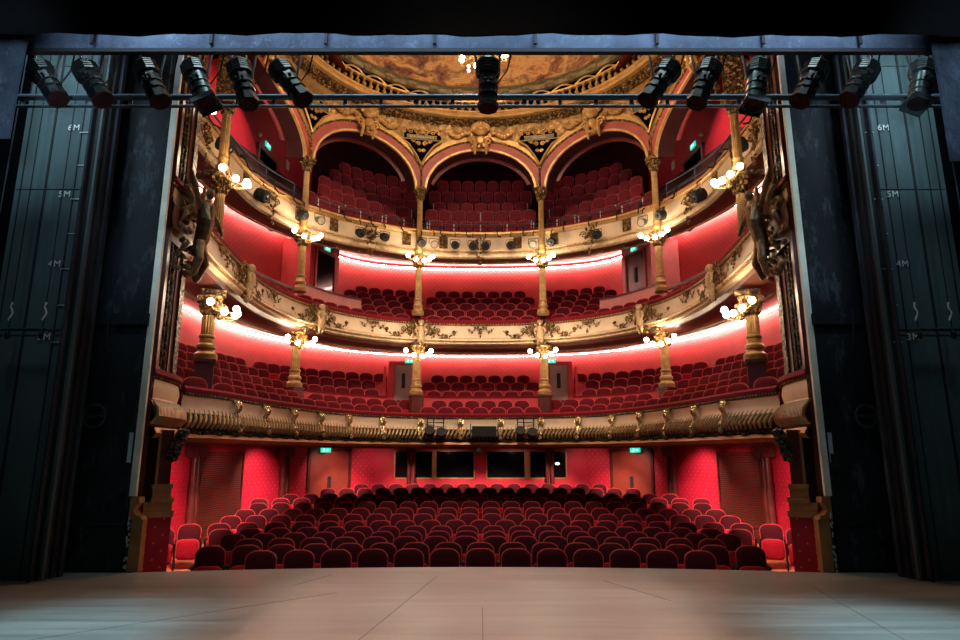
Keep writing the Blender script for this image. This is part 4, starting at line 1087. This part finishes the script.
for s in (-1,1):
    S = SIDE[s]
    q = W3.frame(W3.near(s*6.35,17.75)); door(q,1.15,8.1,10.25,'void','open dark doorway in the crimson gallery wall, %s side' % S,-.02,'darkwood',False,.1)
    m = MB(); wbox(m,q,-.50 if s<0 else .05,-.05 if s<0 else .5,8.1,9.9,-.05,-.07); tag(m.build('door_leaf','darkwood',None,False),'half-open dark red door leaf in the %s gallery doorway' % S,'door leaf')
    exit_sign(q,s*-.0,10.58,-.02,'green exit sign above the %s doorway of the top gallery' % S)
    m = MB(); m.blob(tuple(on(q,-.06,10.62,s*.62)),.07,0,10); tag(m.build('alarm_sounder','cream'),'round pale alarm beside the %s gallery exit sign' % S,'alarm')
    q2 = W3.frame(W3.near(s*6.25,19.2)); m = MB(); wbox(m,q2,-.12,.12,10.5,10.8,-.01,-.06); tag(m.build('wall_box','cream',None,False),'small white box on the crimson gallery wall, %s side' % S,'wall box')
    # slanted red beam under the gallery ceiling
    m = MB(); m.box((s*5.9,16.5,11.55),(1.5,.35,.35),0,s*.2); tag(m.build('ceiling_beam','darkred',None,False),'dark red beam under the %s gallery ceiling' % S,'beam')
    # middle tier vestibule
    q = W2.frame(along(W2,325 if s<0 else 636,7.6,-1.1)); o_ = -1.1
    m = MB(); wbox(m,q,-.80,.80,6.2,8.42,0,o_); struct(m.build('wall_vestibule_'+S,'partition_pink' if s>0 else 'wall2',None,False),'red porch box round the %s middle tier door' % S)
    door(q,.98,6.3,8.02,'glass' if s<0 else 'darkwood',('black sheet for the dark open doorway' if s<0 else 'brown-red closed door')+' of the middle tier, %s side' % S, o_,'redpaint',s>0,.07)  # left side is an opening; its darkness is a glossy black sheet
    exit_sign(q,.06 if s<0 else -.06,8.22,o_-.02,'green exit sign above the %s door of the middle tier' % S,.30,.14)
    m = MB(); m.blob(tuple(on(q,o_-.06,8.28,s*.55)),.055,0,8); tag(m.build('round_detector','cream'),'small round white detector by the %s middle tier door' % S,'detector')
    # lower tier vestibule
    q = (s*2.62,21.6,0,1,0); m = MB(); wbox(m,q,-.50,.50,2.6,4.62,1.4,0); struct(m.build('wall_porch_'+S,'partition',None,False),'red porch behind the third column, %s side' % S)
    door((q[0]+.02,q[1],0,1,0),.58,2.95,4.48,'doorgrey' if 'doorgrey' in M else 'partition_pink','greyish rose door of the lower tier, %s of centre' % S,-.01,'redpaint',True,.05)
    exit_sign((s*2.38,21.5,0,1,0),0,4.60,-.1,'green exit sign beside the third column head, lower tier, %s of centre' % S,.32,.14)
    m = MB(); m.prism([(0,0),(0,1.45),(.06,1.45),(.10,.9),(.5,.75),(.5,0)],-.04,.04,0,lambda p:(s*(3.16+p[0]),21.3+p[1],2.95+p[2])); tag(m.build('stair_cheek','partition',None,False),'red curved stair cheek beside the %s lower tier door' % S,'stair side')
    # stalls level
    q = W0.frame(along(W0,329 if s<0 else 633,1.0)); door(q,1.55,-.45,1.62,'brown' if 'brown' in M else 'darkwood','wide brown-red double door at the back of the stalls, %s side' % S,-.03,'darkwood',True,.1)
    exit_sign((q[0],q[1]-.5,0,1,0),0,1.66,0,'green exit sign hanging over the %s stalls door' % S,.34,.16)
    q = W0.frame(along(W0,219 if s<0 else 742,.6)); t = thing('slatted_screen','brown-red horizontally slatted screen on the %s stalls wall' % S,'screen',tuple(on(q,-.05,-.8)))
    wbox(MB(),q,-1.0,1.0,-.75,1.52,-.02,-.07).build('slats','slat',t,False)
    m = MB(); wbox(m,q,-1.06,-1.0,-.75,1.58,0,-.1); wbox(m,q,1.0,1.06,-.75,1.58,0,-.1); wbox(m,q,-1.06,1.06,1.52,1.58,0,-.1); m.build('frame','darkwood',t,False)
    for px, zt, nm in ((194 if s<0 else 768,1.75,'screen'),(285 if s<0 else 672,1.75,'door')):
        q = W0.frame(along(W0,px,.6,-.2)); t = thing('dark_pilaster','dark mahogany reeded post near the %s stalls %s' % (S,nm),'pilaster',tuple(on(q,-.2,-.8)),'stalls posts')
        m = MB(); x_, y_, _ = on(q,-.2,0)
        for k in (-1,1): m.lathe([(.09,-.8),(.08,1.45)],(x_+q[3]*k*.1,y_-q[2]*k*.1,0),12)
        m.build('twin_shafts','darkwood',t); wbox(MB(),q,-.24,.24,1.45,1.8,-.05,-.35).build('cap','darkwood',t,False); wbox(MB(),q,-.22,.22,-.8,-.55,-.05,-.35).build('base','darkwood',t,False)
# control booth windows
m = MB(); m.box((0,23.55,.4),(8.8,.5,2.75)); 
struct(m.build('wall_booth','wall0',None,False),'red wall of the control booth at the back of the stalls')
m = MB(); m.box((0,23.27,.42),(6.5,.05,.5)); m.box((0,23.27,1.70),(6.5,.05,.12)); tag(m.build('booth_panelling','crimson',None,False),'plain red panelling above and below the booth windows','panelling')
for i,(xa,xb) in enumerate(((-3.02,-2.52),(-2.30,-1.72),(-1.56,-.24),(.24,1.56),(1.76,2.32),(2.52,3.02))):
    m = MB(); m.box(((xa+xb)/2,23.28,1.17),(xb-xa,.06,.92)); w_ = struct(m.build('window_%d'%(i+1),'glass',None,False),'dark control booth window')
    m = MB()
    for (cx,cz,dx,dz) in (((xa+xb)/2,.70,xb-xa+.08,.04),((xa+xb)/2,1.64,xb-xa+.08,.04),(xa-.02,1.17,.04,.98),(xb+.02,1.17,.04,.98)): m.box((cx,23.25,cz),(dx,.06,dz))
    m.build('window_frame','timber',w_,False)
for s in (-1,1):
    m = MB(); m.box((s*1.64,23.24,1.17),(.13,.08,.98)); tag(m.build('timber_mullion','timber',None,False),'light timber post between booth windows, %s of centre' % SIDE[s],'mullion')
    t = thing('dark_pilaster','dark red twin post in front of the %s booth windows' % SIDE[s],'pilaster',(s*2.42,22.95,-.4),'stalls posts')
    m = MB(); 
    for k in (-1,1): m.lathe([(.065,-.4),(.06,1.6)],(s*2.42+k*.085,22.95,0),12)
    m.build('twin_shafts','darkwood',t)
    m = MB(); m.box((s*2.42,22.95,1.68),(.34,.2,.16)); m.build('cap','darkwood',t,False)
tag(MB().blob((2.72,23.2,1.20),(.09,.02,.05),0,8).build('booth_screen_glow','exitw'),'small bright screen glowing behind the rightmost booth window','screen')

# tier partitions
def partition(C_, d0, d1, z0, z1, name, label, mat='partition', rail='railvelvet', th=.06):
    t = thing(name,label,'partition',tuple(on(C_.frame(d0),0,z0)))
    cv_ = C_.samples(24,d0,d1); MB().sweep(cv_,[(0,z0),(0,z1),(th,z1),(th,z0)],cap=True).build('panel',mat,t)
    MB().sweep(cv_,[(-.03,z1),(-.03,z1+.05),(th+.03,z1+.05),(th+.03,z1)],cap=True).build('top_rail',rail,t)
    return t
def rowcurve(F, W, r, n=240):
    a = F.samples(n); c = W.samples(n); return Curve([(a[i][0]+(c[i][0]-a[i][0])*r, a[i][1]+(c[i][1]-a[i][1])*r) for i in range(n)])
C_ = rowcurve(F1,W1,.50)
partition(C_,along(C_,424,3.3),along(C_,537,3.3),2.3,3.28,'low_partition','low red partition behind the front rows, centre of the lower balcony')
for s in (-1,1):
    C_ = rowcurve(F1,W1,.46); a, b = sorted((along(C_,304 if s<0 else 657,3.3),along(C_,387 if s<0 else 574,3.3)))
    partition(C_,a,b,2.2,3.22,'low_partition','low red partition behind the front rows, lower balcony, %s of centre' % SIDE[s])
    C_ = rowcurve(F1,W1,.42); a, b = sorted((along(C_,207 if s<0 else 754,3.0),along(C_,298 if s<0 else 663,3.0)))
    t = thing('metal_handrail','thin steel handrail between seat rows, %s side of the lower balcony' % SIDE[s],'handrail',tuple(on(C_.frame(a),0,2.1)))
    cc = C_.samples(24,a,b); MB().tube([(q[0],q[1],3.02) for q in cc],.018,6).build('rail','chrome',t)
    for q in cc[::6]: MB().tube([(q[0],q[1],2.1),(q[0],q[1],3.02)],.012,5).build('post','chrome',t)
    C_ = rowcurve(F2,W2,.225); a, b = sorted((along(C_,305 if s<0 else 656,6.1),along(C_,361 if s<0 else 600,6.1)))
    partition(C_,a,b,5.1,6.22,'rose_partition','rose-coloured waist-high partition below the %s door of the middle tier' % SIDE[s],'partition_pink','darkwood')
    C_ = rowcurve(F2,W2,.225); a, b = sorted((along(C_,224 if s<0 else 737,6.0),along(C_,296 if s<0 else 665,6.0)))
    t = thing('curved_balustrade','rose balustrade with dark openings along the %s side of the middle tier' % SIDE[s],'partition',tuple(on(C_.frame(a),0,5.1)))
    cc = C_.samples(30,a,b); MB().sweep(cc,[(0,5.1),(0,5.55),(.06,5.55),(.06,5.1)]).build('lower_panel','partition_pink',t)
    MB().sweep(cc,[(-.02,5.98),(-.02,6.06),(.07,6.06),(.07,5.98)]).build('top_rail','darkwood',t)
    L_ = b-a; k_ = int(L_/.42)
    for k in range(k_+1):
        q = C_.frame(a+L_*k/k_); wbox(MB(),q,-.06,.06,5.5,6.0,.06,0).build('baluster_panel','partition_pink',t,False)

# ================================================================== SEATS
def pad_outline(w, z0, z1, rt, rb, n=6):
    pts = []; h = w/2
    for (cx,cz,r,a0) in ((h-rt,z1-rt*.8,rt,0),(-h+rt,z1-rt*.8,rt,90),(-h+rb,z0+rb,rb,180),(h-rb,z0+rb,rb,270)):
        for i in range(n+1):
            a = R(a0+90*i/n); ky = .8 if a0 < 180 else 1; pts.append((cx+r*math.cos(a), cz+r*ky*math.sin(a)))
    return pts
def pad(m, w, z0, z1, rt, rb, yb, yf, lean=0, bulge=.02, n=6, pip=None):
    o_ = pad_outline(w,z0,z1,rt,rb,n); k = len(o_); b = len(m.v); zc = (z0+z1)/2
    def P(x,y,z): return (x, y+(z-z0)*lean, z)
    rings = [(1,yb),(1,yf+.015),(.96,yf),(.75,yf-bulge),(.3,yf-bulge*1.2)]
    for s_,y in rings:
        for x,z in o_: m.v.append(P(x*s_,y,zc+(z-zc)*s_))
    for i in range(len(rings)-1):
        for j in range(k): m.face([b+i*k+j,b+i*k+(j+1)%k,b+(i+1)*k+(j+1)%k,b+(i+1)*k+j])
    m.face([b+(len(rings)-1)*k+j for j in range(k)]); m.face([b+j for j in range(k)][::-1])
    if pip is not None: pip.tube([P(x*1.0,yf+.012,zc+(z-zc)) for x,z in o_[::1]],.0095,5,closed=True)
def seat_meshes(tag_, vel, velp, w=.46, n=6):
    a = MB(); p = MB(); pad(a,w,.42,.925,.17,.03,.10,.03,.10,.02,n,p)
    d = MB(); p2 = MB(); pad(d,w-.02,.20,.62,.12,.10,.0,-.07,.0,.02,n,p2)
    arm = MB()
    for h in (-1,1): arm.box((h*.256,-.02,.615),(.034,.26,.035)); arm.box((h*.256,.03,.31),(.028,.16,.60))
    arm.box((0,.04,.38),(.52,.05,.04))
    pl = MB(); pl.box((0,.045+.035,.885),(.030,.012,.022),0,0,Matrix.Rotation(.1,3,'X'))
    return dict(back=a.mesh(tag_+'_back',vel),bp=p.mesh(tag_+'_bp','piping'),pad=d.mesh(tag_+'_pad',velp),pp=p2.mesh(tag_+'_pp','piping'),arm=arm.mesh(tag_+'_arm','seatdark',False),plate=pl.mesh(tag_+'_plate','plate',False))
def child(name, me, p):
    o = bpy.data.objects.new(name, me); col.objects.link(o); o.parent = p; return o
def seat_proto(name, ms, full=1, group=''):
    t = thing(name,'','seat',(0,0,0),group,world=False)
    b = child('backrest',ms['back'],t); child('piping',ms['bp'],b)
    if full >= 1: child('number_plate',ms['plate'],b)
    d = child('seat_pad',ms['pad'],t); child('piping',ms['pp'],d)
    child('arm_frame',ms['arm'],t)
    return t
used = {}
def place_seat(key, proto_fn, x, y, z, fx, fy, label, group):
    if key not in used: used[key] = proto_fn(); o = used[key]
    else: o = copy_tree(used[key])
    o.location = (x,y,z); o.rotation_euler.z = math.atan2(fx,-fy); o['label'] = label; o['group'] = group
    return o
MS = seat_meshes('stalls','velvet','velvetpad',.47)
TOPS = [.03,0,-.01,-.02,-.02,.01,.07,.14,.23,.29,.35,.46,.55]
XL = [3.5,4.85,4.75,4.95,5.6,6.45,6.1,6.25,6.55,6.35,6.1,5.2,4.5]
OFF = [0,0,.5,.5,.5,0,.5,.5,.5,0,0,.5,0]
PT = [.57,.565,.565,.57,.57,.58,.57,.57,.57,.57,.57,.57,.57]
nst = 0
for r in range(13):
    Y0 = 10.75+.97*r; p_ = PT[r]; xs = []
    k = -15
    for k in range(-15,16):
        x = (k+OFF[r])*p_
        if abs(x) <= XL[r]: xs.append(x)
    for i,x in enumerate(xs):
        y = Y0-x*x/(44 if r < 6 else 60); z_ = TOPS[r]-.93
        a = x/22.0; fx, fy = -math.sin(a), -math.cos(a)
        place_seat('stalls_a' if r < 7 else 'stalls_b', (lambda r=r: seat_proto('stalls_seat',MS,1 if r<7 else 1,'')), x, y, z_, fx, fy,
            'tip-up red velvet stalls seat, %s row from the stage, %s seat from the left' % (ordw(r+1), ordw(i+1)), 'stalls seats')
        nst += 1
for s in (-1,1):  # single side seats by the wall
    place_seat('stalls_a',None,s*6.62,13.95,-.93,-s*.35,-.94,'tip-up red velvet stalls seat standing alone against the %s wall behind the dado' % SIDE[s],'stalls seats'); nst += 1
print('stalls', nst)

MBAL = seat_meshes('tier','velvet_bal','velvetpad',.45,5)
def bal_proto(name):
    t = thing(name,'','seat',(0,0,0),'',world=False)
    b = child('backrest',MBAL['back'],t); child('piping',MBAL['bp'],b); child('seat_pad',MBAL['pad'],t)
    return t
def seat_row(F, W, r, z_c, z_s, cond, name, words_, group, pitch=.5, off=0, zf=None, blend=.6):
    C_ = rowcurve(F,W,r); n = int(C_.len/pitch/2)+1; res = []
    for k in range(-n,n+1):
        d = C_.len/2+(k+off)*pitch
        if d < .2 or d > C_.len-.2: continue
        q = C_.frame(d)
        if cond(q[0],q[1]): res.append(q)
    for i,q in enumerate(res):
        f = 1-min(1,abs(q[0])/max(.1,abs(C_.frame(C_.len*.25)[0])))**3 if zf is None else 0
        w = abs(q[4]/C_.len*2-1); zz = z_s+(z_c-z_s)*(1-w*w)
        fx, fy = -q[2]*blend, -q[3]*blend-(1-blend); l_ = math.hypot(fx,fy)
        place_seat(name,(lambda: bal_proto(name)),q[0],q[1],zz,fx/l_,fy/l_,words_ % ordw(i+1),group)
    return len(res)
cnt = 0
# lower balcony rows
def zone1(x,y,row):
    ax = abs(x)
    if row <= 2:
        if 1.62 < ax < 2.0 and y > 17: return False
        return y > 11.0 and not (math.hypot(ax-5.1,y-11.75) < .34 or math.hypot(ax-4.85,y-16.65) < .34)
    if math.hypot(ax-5.1,y-11.75) < .5 or math.hypot(ax-4.85,y-16.65) < .5: return False
    if ax < 1.8: return True
    if ax < 3.3: return False
    if y > 18.0: return True
    return 12.3 < y < 17.6
Z1 = [1.93,2.20,2.60,2.97,3.32]; Z1s = [1.93,2.15,2.42,2.68,2.95]
for r_,(rr) in enumerate((.13,.31,.53,.69,.86)):
    cnt += seat_row(F1,W1,rr,Z1[r_],Z1s[r_],lambda x,y,row=r_+1: zone1(x,y,row),'balcony_seat','red velvet lower balcony seat, %s row behind the front, %%s from the left' % ordw(r_+1),'lower balcony seats',.5,.5 if r_%2 else 0)
Z2 = [4.95,5.37,5.79,6.21,6.70]
def zone2(x,y,row):
    ax = abs(x)
    if math.hypot(ax-1.88,y-18.75) < .35 or math.hypot(ax-4.85,y-16.65) < .4 or math.hypot(ax-5.1,y-11.75) < .4: return False
    if row == 1: return y > 11.2 and not (1.75 < ax < 2.15)
    if row == 2 and y < 17.0: return y > 11.8
    if ax > (4.1+.12*row): return False
    return ax < 1.75 or ax > 2.3
cnt2 = 0
for r_,(rr) in enumerate((.14,.31,.48,.65,.85)):
    cnt2 += seat_row(F2,W2,rr,Z2[r_],[4.95,5.10,5.5,5.9,6.3][r_],lambda x,y,row=r_+1: zone2(x,y,row),'balcony_seat','red velvet middle balcony seat, %s row behind the front, %%s from the left' % ordw(r_+1),'middle balcony seats',.5,.5 if r_%2 else 0)
print('b1',cnt,'b2',cnt2)
# gallery
MG = seat_meshes('gal','velvet_gal','velvet_gal',.40,4)
def gal_proto():
    t = thing('gallery_chair','','seat',(0,0,0),'',world=False); b = child('backrest',MG['back'],t); child('piping',MG['bp'],b); child('seat_pad',MG['pad'],t); return t
cnt3 = 0
G_Z = [8.15,8.81,9.41,10.15,10.92]
for r_,rr in enumerate((.143,.286,.43,.57,.714)):
    C_ = rowcurve(F3,W3,rr); n = int(C_.len/.48/2)
    i = 0
    for k in range(-n,n+1):
        q = C_.frame(C_.len/2+(k+(.5 if r_%2 else 0))*.48); ax = abs(q[0])
        if ax > 5.05 or q[1] < 17.2 or 1.7 < ax < 2.35 : continue
        i += 1; l_ = math.hypot(-q[2]*.6,-q[3]*.6-.4)
        place_seat('gal',gal_proto,q[0],q[1],G_Z[r_],-q[2]*.6/l_,(-q[3]*.6-.4)/l_,'plain red tip-up seat in the top gallery, %s row, %s from the left' % (ordw(r_+1),ordw(i)),'gallery seats'); cnt3 += 1
print('gal',cnt3)
GN = ['first','second','third','fourth','fifth']
for r_,(rr,hgt) in enumerate(((.05,1.0),(.22,.92),(.36,.95),(.50,.9))):
    C_ = rowcurve(F3,W3,rr); zz = [7.75,8.25,8.85,9.5][r_]
    for seg,(a,b) in enumerate(((-4.7,-2.4),(-1.7,1.7),(2.4,4.7))):
        d0 = min((abs(C_.at(C_.len*i/400)[0]-a),C_.len*i/400) for i in range(401))[1]; d1 = min((abs(C_.at(C_.len*i/400)[0]-b),C_.len*i/400) for i in range(401))[1]
        cc = C_.samples(9,d0,d1); t = thing('gallery_handrail','thin dark handrail on pale posts, %s row of the top gallery, %s section' % (GN[r_],('left','centre','right')[seg]),'handrail',(cc[0][0],cc[0][1],zz),'gallery handrails')
        MB().tube([(q[0],q[1],zz+hgt) for q in cc],.014,5).build('rail','metal',t)
        for q in cc[::2]: MB().tube([(q[0],q[1],zz-.3),(q[0],q[1],zz+hgt)],.016,5).build('post','mark',t)
for s in (-1,1):
    for (y0,z0,dz,lv) in ((20.0,8.2,.62,'top gallery'),(19.75,4.95,.36,'middle balcony')):
        t = thing('aisle_steps','steep aisle steps with pale nosings behind the third column, %s, %s of centre' % (lv,SIDE[s]),'steps',(s*2.02,y0,z0-.3))
        for k in range(7):
            m = MB(); m.box((s*2.02,y0+k*.42+.2,z0+k*dz*.5-.12),(.48,.42,.25)); st_ = m.build('step','black',t,False)
            m = MB(); m.box((s*2.02,y0+k*.42,z0+k*dz*.5),(.46,.03,.03)); m.build('nosing','chrome',st_,False)
# side gallery rails
for s in (-1,1):
    C_ = F3; a, b = sorted((along(C_,212 if s<0 else 750,8.9),along(C_,300 if s<0 else 661,8.9)))
    t = thing('side_handrail','dark steel rail above the gallery front on the %s side' % SIDE[s],'handrail',tuple(on(C_.frame(a),.2,8.4)))
    cc = C_.samples(13,a,b)
    for zz in (8.95,8.68): MB().tube([on(q,.22,zz) for q in cc],.018,5).build('rail','metal',t)
    for q in cc[::3]: MB().tube([on(q,.22,7.7),on(q,.22,8.95)],.018,5).build('post','metal',t)

# ================================================================== SMALL LAMPS ON THE GALLERY FRONT
LP = [(226,145,'big'),(263,196,'big'),(304,215,'can'),(320,220,'par'),(361,233,'can'),(385,237,'can'),(421,243,'can'),(434,244,'par'),(455,245,'can'),(473,246,'can'),(485,246,'can'),(511,245,'can'),(533,244,'par'),(552,242,'can'),(597,235,'can'),(643,222,'par'),(660,215,'can'),(698,196,'big'),(737,147,'big')]
def lamp_at(px, py, kind, label):
    z = 8.1
    for _ in range(4):
        d = along(F3,px,z,-.34); q = F3.frame(d); p = on(q,-.34,z); yy = proj(*p)[1]; z += (yy-py)/640*p.y*1.1
    t = thing('gallery_lamp',label,'stage lamp',tuple(p),'lamps on the gallery front')
    q = F3.frame(d); T = Vector((q[3],-q[2],0)); N = Vector((q[2],q[3],0)); U = Vector((0,0,1))
    m = MB(); m.tube([p+N*.12+U*.45,p+N*.0+U*.35,p+U*.26],.018,6); m.build('hook','black',t)
    m = MB(); m.tube([p-T*.15,p-T*.15+U*.17,p+T*.15+U*.17,p+T*.15],.012,5); m.build('yoke','black',t)
    dirv = (-N*.75-U*.35).normalized(); rot = dirv.to_track_quat('Z','Y').to_matrix()
    sc_ = 1.25 if kind == 'big' else 1.0
    if kind == 'par':
        m = MB(); m.lathe([(.06,-.14),(.09,-.10),(.11,.10),(.125,.12)],tuple(p),14,0,0,rot); m.build('can','lampgrey',t)
        m = MB(); m.lathe([(.001,.115),(.10,.116),(.10,.12),(.001,.125)],tuple(p),14,0,0,rot); m.build('lens','plate',t)
    else:
        m = MB(); m.lathe([(.05*sc_,-.18*sc_),(.12*sc_,-.14*sc_),(.135*sc_,.06*sc_),(.11*sc_,.10*sc_)],tuple(p),10,0,0,rot)
        if kind == 'big': m.tube([p-T*.3-U*.02,p+T*.3+U*.04],.05,6)
        m.build('can','black',t)
        m = MB(); m.lathe([(.001,.09*sc_),(.10*sc_,.095*sc_),(.001,.105*sc_)],tuple(p),12,0,0,rot); m.build('lens','lens',t)
pos = ['far left','left side']
for i,(px,py,kd) in enumerate(LP):
    w = {'big':'large black lamp','can':'black can lamp','par':'silver-faced lamp'}[kd]
    lamp_at(px,py,kd,'%s clamped to the gallery front, %s of nineteen from the left' % (w, ordw(i+1)))
HK = [(212,118),(238,165),(250,190),(277,193),(296,203),(345,214),(372,226),(402,229),(441,232),(466,238),(497,238),(522,236),(562,233),(588,231),(616,225),(637,215),(672,200),(712,170),(727,160),(748,120)]
for i,(px,py) in enumerate(HK):
    d = along(F3,px,8.3,-.2); q = F3.frame(d); m = MB()
    pts = [on(q,.12,8.52),on(q,-.02,8.55),on(q,-.10,8.45),on(q,-.14,8.28),on(q,-.22,8.17,.05),on(q,-.36,8.12,.12)]
    m.tube(pts,.020,6); m.box(tuple(on(q,.02,8.5)),(.07,.07,.08)); tag(m.build('lamp_hook','black'),'curved black lamp hook clamped on the gallery rail, %s hook from the left' % ordw(i+1),'hook','empty hooks on the gallery rail')
m = MB(); m.tube([on(q,-.12,8.50) for q in F3.samples(90,1.0,F3.len-1.0)],.016,5); tag(m.build('lamp_pipe','black'),'thin black pipe running along the gallery front rail','pipe')
# fixtures at the centre of the lower balcony front
t = thing('speaker_box','flat black loudspeaker box fixed on the centre of the lower balcony front','loudspeaker',(0,17.6,2.1))
m = MB(); m.box((.1,17.62,2.13),(.66,.16,.27)); m.build('cabinet','black',t,False)
m = MB()
for h in (-1,1): m.box((.1+h*.37,17.64,2.16),(.03,.12,.34)); m.box((.1+h*.37,17.72,2.28),(.03,.3,.03))
m.box((.1,17.64,1.98),(.74,.1,.02)); m.build('bracket','metal',t,False)
m = MB()
for k in range(-8,9): m.box((.1+k*.036,17.535,2.13),(.008,.01,.22))
m.build('grille','seatdark',t,False)
for s in (-1,1):
    cx = s*1.22; t = thing('lamp_cluster','pair of small black lamps on a clamp frame, lower balcony front, %s of the loudspeaker' % SIDE[s],'stage lamp',(cx,17.5,2.1),'lamp pairs on the balcony front')
    m = MB(); m.tube([(cx-.24,17.55,2.48),(cx+.24,17.55,2.48)],.018,6); m.tube([(cx-.2,17.55,2.36),(cx+.2,17.55,2.36)],.014,6)
    for h in (-.22,-.05,.22): m.tube([(cx+h,17.7,2.64),(cx+h,17.58,2.64),(cx+h,17.55,2.2)],.014,6)
    m.build('clamp_frame','black',t)
    for h,zz in ((-.15,2.10),(.17,2.06)):
        m = MB(); rot = Matrix.Rotation(R(65),3,'X'); m.lathe([(.06,-.14),(.11,-.1),(.12,.12),(.13,.14)],(cx+h,17.5,zz),10,0,0,rot)
        m.box((cx+h,17.5,zz),(.2,.2,.18)); m.build('lamp_head','black',t,False)
        MB().tube([(cx+h-.12,17.5,zz),(cx+h-.12,17.52,zz+.2),(cx+h+.12,17.52,zz+.2),(cx+h+.12,17.5,zz)],.010,5).build('yoke','metal',t)
tag(MB().blob((-.05,17.8,1.60),(.09,.09,.09),0,10).build('dome_camera','black'),'small black dome hanging under the lower balcony ledge at centre','camera')

# ================================================================== LIGHT
def light(kind, name, loc, energy, colr=(1,1,1), size=.1, rot=None, **kw):
    l = bpy.data.lights.new(name, kind); l.energy = energy; l.color = colr
    if kind in ('POINT','SPOT'): l.shadow_soft_size = size
    if kind == 'AREA': l.size = size; l.shape = 'RECTANGLE' if 'sy' in kw else 'SQUARE'
    if 'sy' in kw: l.size_y = kw['sy']
    if kind == 'SPOT': l.spot_size = R(kw.get('ang',60)); l.spot_blend = kw.get('blend',.6)
    o = bpy.data.objects.new(name, l); col.objects.link(o); o.location = loc
    if rot is not None: o.rotation_euler = rot
    return o
def aim(o, target):
    o.rotation_euler = (Vector(target)-o.location).to_track_quat('-Z','Y').to_euler()
WARM = (1,.74,.48)
for i,(x,y,z) in enumerate(LIGHTS): light('POINT','sconce_light',(x,y,z+.22),30,WARM,.12)
for (x,y,z) in ((-3.4,20.6,12.2),(0,21.2,12.4),(3.4,20.6,12.2)): light('POINT','gallery_ceiling_light',(x,y,z),20,(1,.58,.48),.15)
light('POINT','chandelier_light',(0,13.5,12.3),760,(1,.78,.52),.4)
for s in (-1,1):
    o = light('SPOT','cool_wing_light',(s*6.0,6.4,8.8),600,(.60,.90,1),.4,ang=48,blend=1); aim(o,(s*5.9,8.3,6.1))
    o = light('SPOT','cool_tower_light',(s*5.2,6.9,8.6),200,(.62,.84,1),.2,ang=40,blend=1); aim(o,(s*5.1,8.9,5.8))
    o = light('SPOT','floor_wash',(s*4.6,1.0,7.5),5600,(.40,.80,1),.3,ang=19,blend=1); aim(o,(s*3.75,5.7,0))
    o = light('SPOT','drape_light',(s*2.0,1.6,3.1),1000,(.6,.78,1),.2,ang=26,blend=.6); aim(o,(s*5.4,5.95,5.6))
o = light('SPOT','stage_work_light',(0,1.5,8.5),2500,(1,.90,.79),.8,ang=35,blend=1); aim(o,(0,6.7,0))
o = light('SPOT','added_front_fill',(0,9.7,9.4),2300,(1,.80,.62),.3,ang=64,blend=.8); aim(o,(0,18.2,3.2))  # added out-of-view fill that brightens the lower balcony front
o = light('AREA','border_light',(0,5.25,6.7),120,(.55,.75,1),9.0,sy=.3); aim(o,(0,6.5,6.45)); o.data.spread = R(80)
o = light('AREA','bar_light',(0,6.9,8.4),34,(.7,.95,1),10.0,sy=.3); aim(o,(0,7.3,6.0)); o.data.spread = R(60)
for s in (-1,1):
    for (x,y,tx,ty,tz,e,an) in ((5.8,13.9,7.2,14.9,.4,230,90),(5.9,16.9,7.1,17.8,.4,60,90),(5.5,18.7,6.7,19.4,.4,190,90),(4.2,20.9,5.2,22.2,.4,120,90),(3.2,21.6,3.9,23.4,.4,70,90),(1.2,21.7,1.2,23.3,.2,26,110)):
        o = light('SPOT','wall_downlight',(s*x,y,1.72),e,(1,.62,.52),.06,ang=an,blend=.9); aim(o,(s*tx,ty,tz))
    for (x,y,tx,ty,tz,e) in ((5.7,13.2,6.4,14.8,-.3,420),(5.8,14.7,6.0,16.2,-.1,330),(5.9,16.5,6.1,17.8,0,330),(5.4,18.0,5.9,19.2,.1,330),(4.1,20.4,4.4,21.8,.2,360),(2.4,21.3,2.5,22.5,.3,360),(.75,21.4,.75,22.6,.3,360)):
        o = light('SPOT','seat_downlight',(s*x,y,1.74),e,(1,.66,.52),.05,ang=66,blend=.7); aim(o,(s*tx,ty,tz))
for s in (-1,1):
    o = light('SPOT','gallery_side_light',(s*4.4,14.2,10.9),260,(1,.80,.66),.15,ang=100,blend=.9); aim(o,(s*6.4,16.2,9.2))

w = bpy.data.worlds.new('hall_air'); sc.world = w; w.use_nodes = True
w.node_tree.nodes['Background'].inputs[0].default_value = (.5,.45,.45,1); w.node_tree.nodes['Background'].inputs[1].default_value = .02

# ================================================================== CAMERA
cam = bpy.data.cameras.new('camera'); cam.sensor_width = 36; cam.lens = 24; cam.clip_end = 200; cam.shift_x = -.0005
co = bpy.data.objects.new('camera', cam); col.objects.link(co); co.location = (0,0,CH); co.rotation_euler = (PI/2+PITCH,0,0)
sc.camera = co
sc.view_settings.view_transform = 'Standard'; sc.view_settings.look = 'None'; sc.view_settings.exposure = 0; sc.view_settings.gamma = 1
sc.view_settings.use_curve_mapping = False
sc.cycles.max_bounces = 8; sc.cycles.sample_clamp_indirect = 6
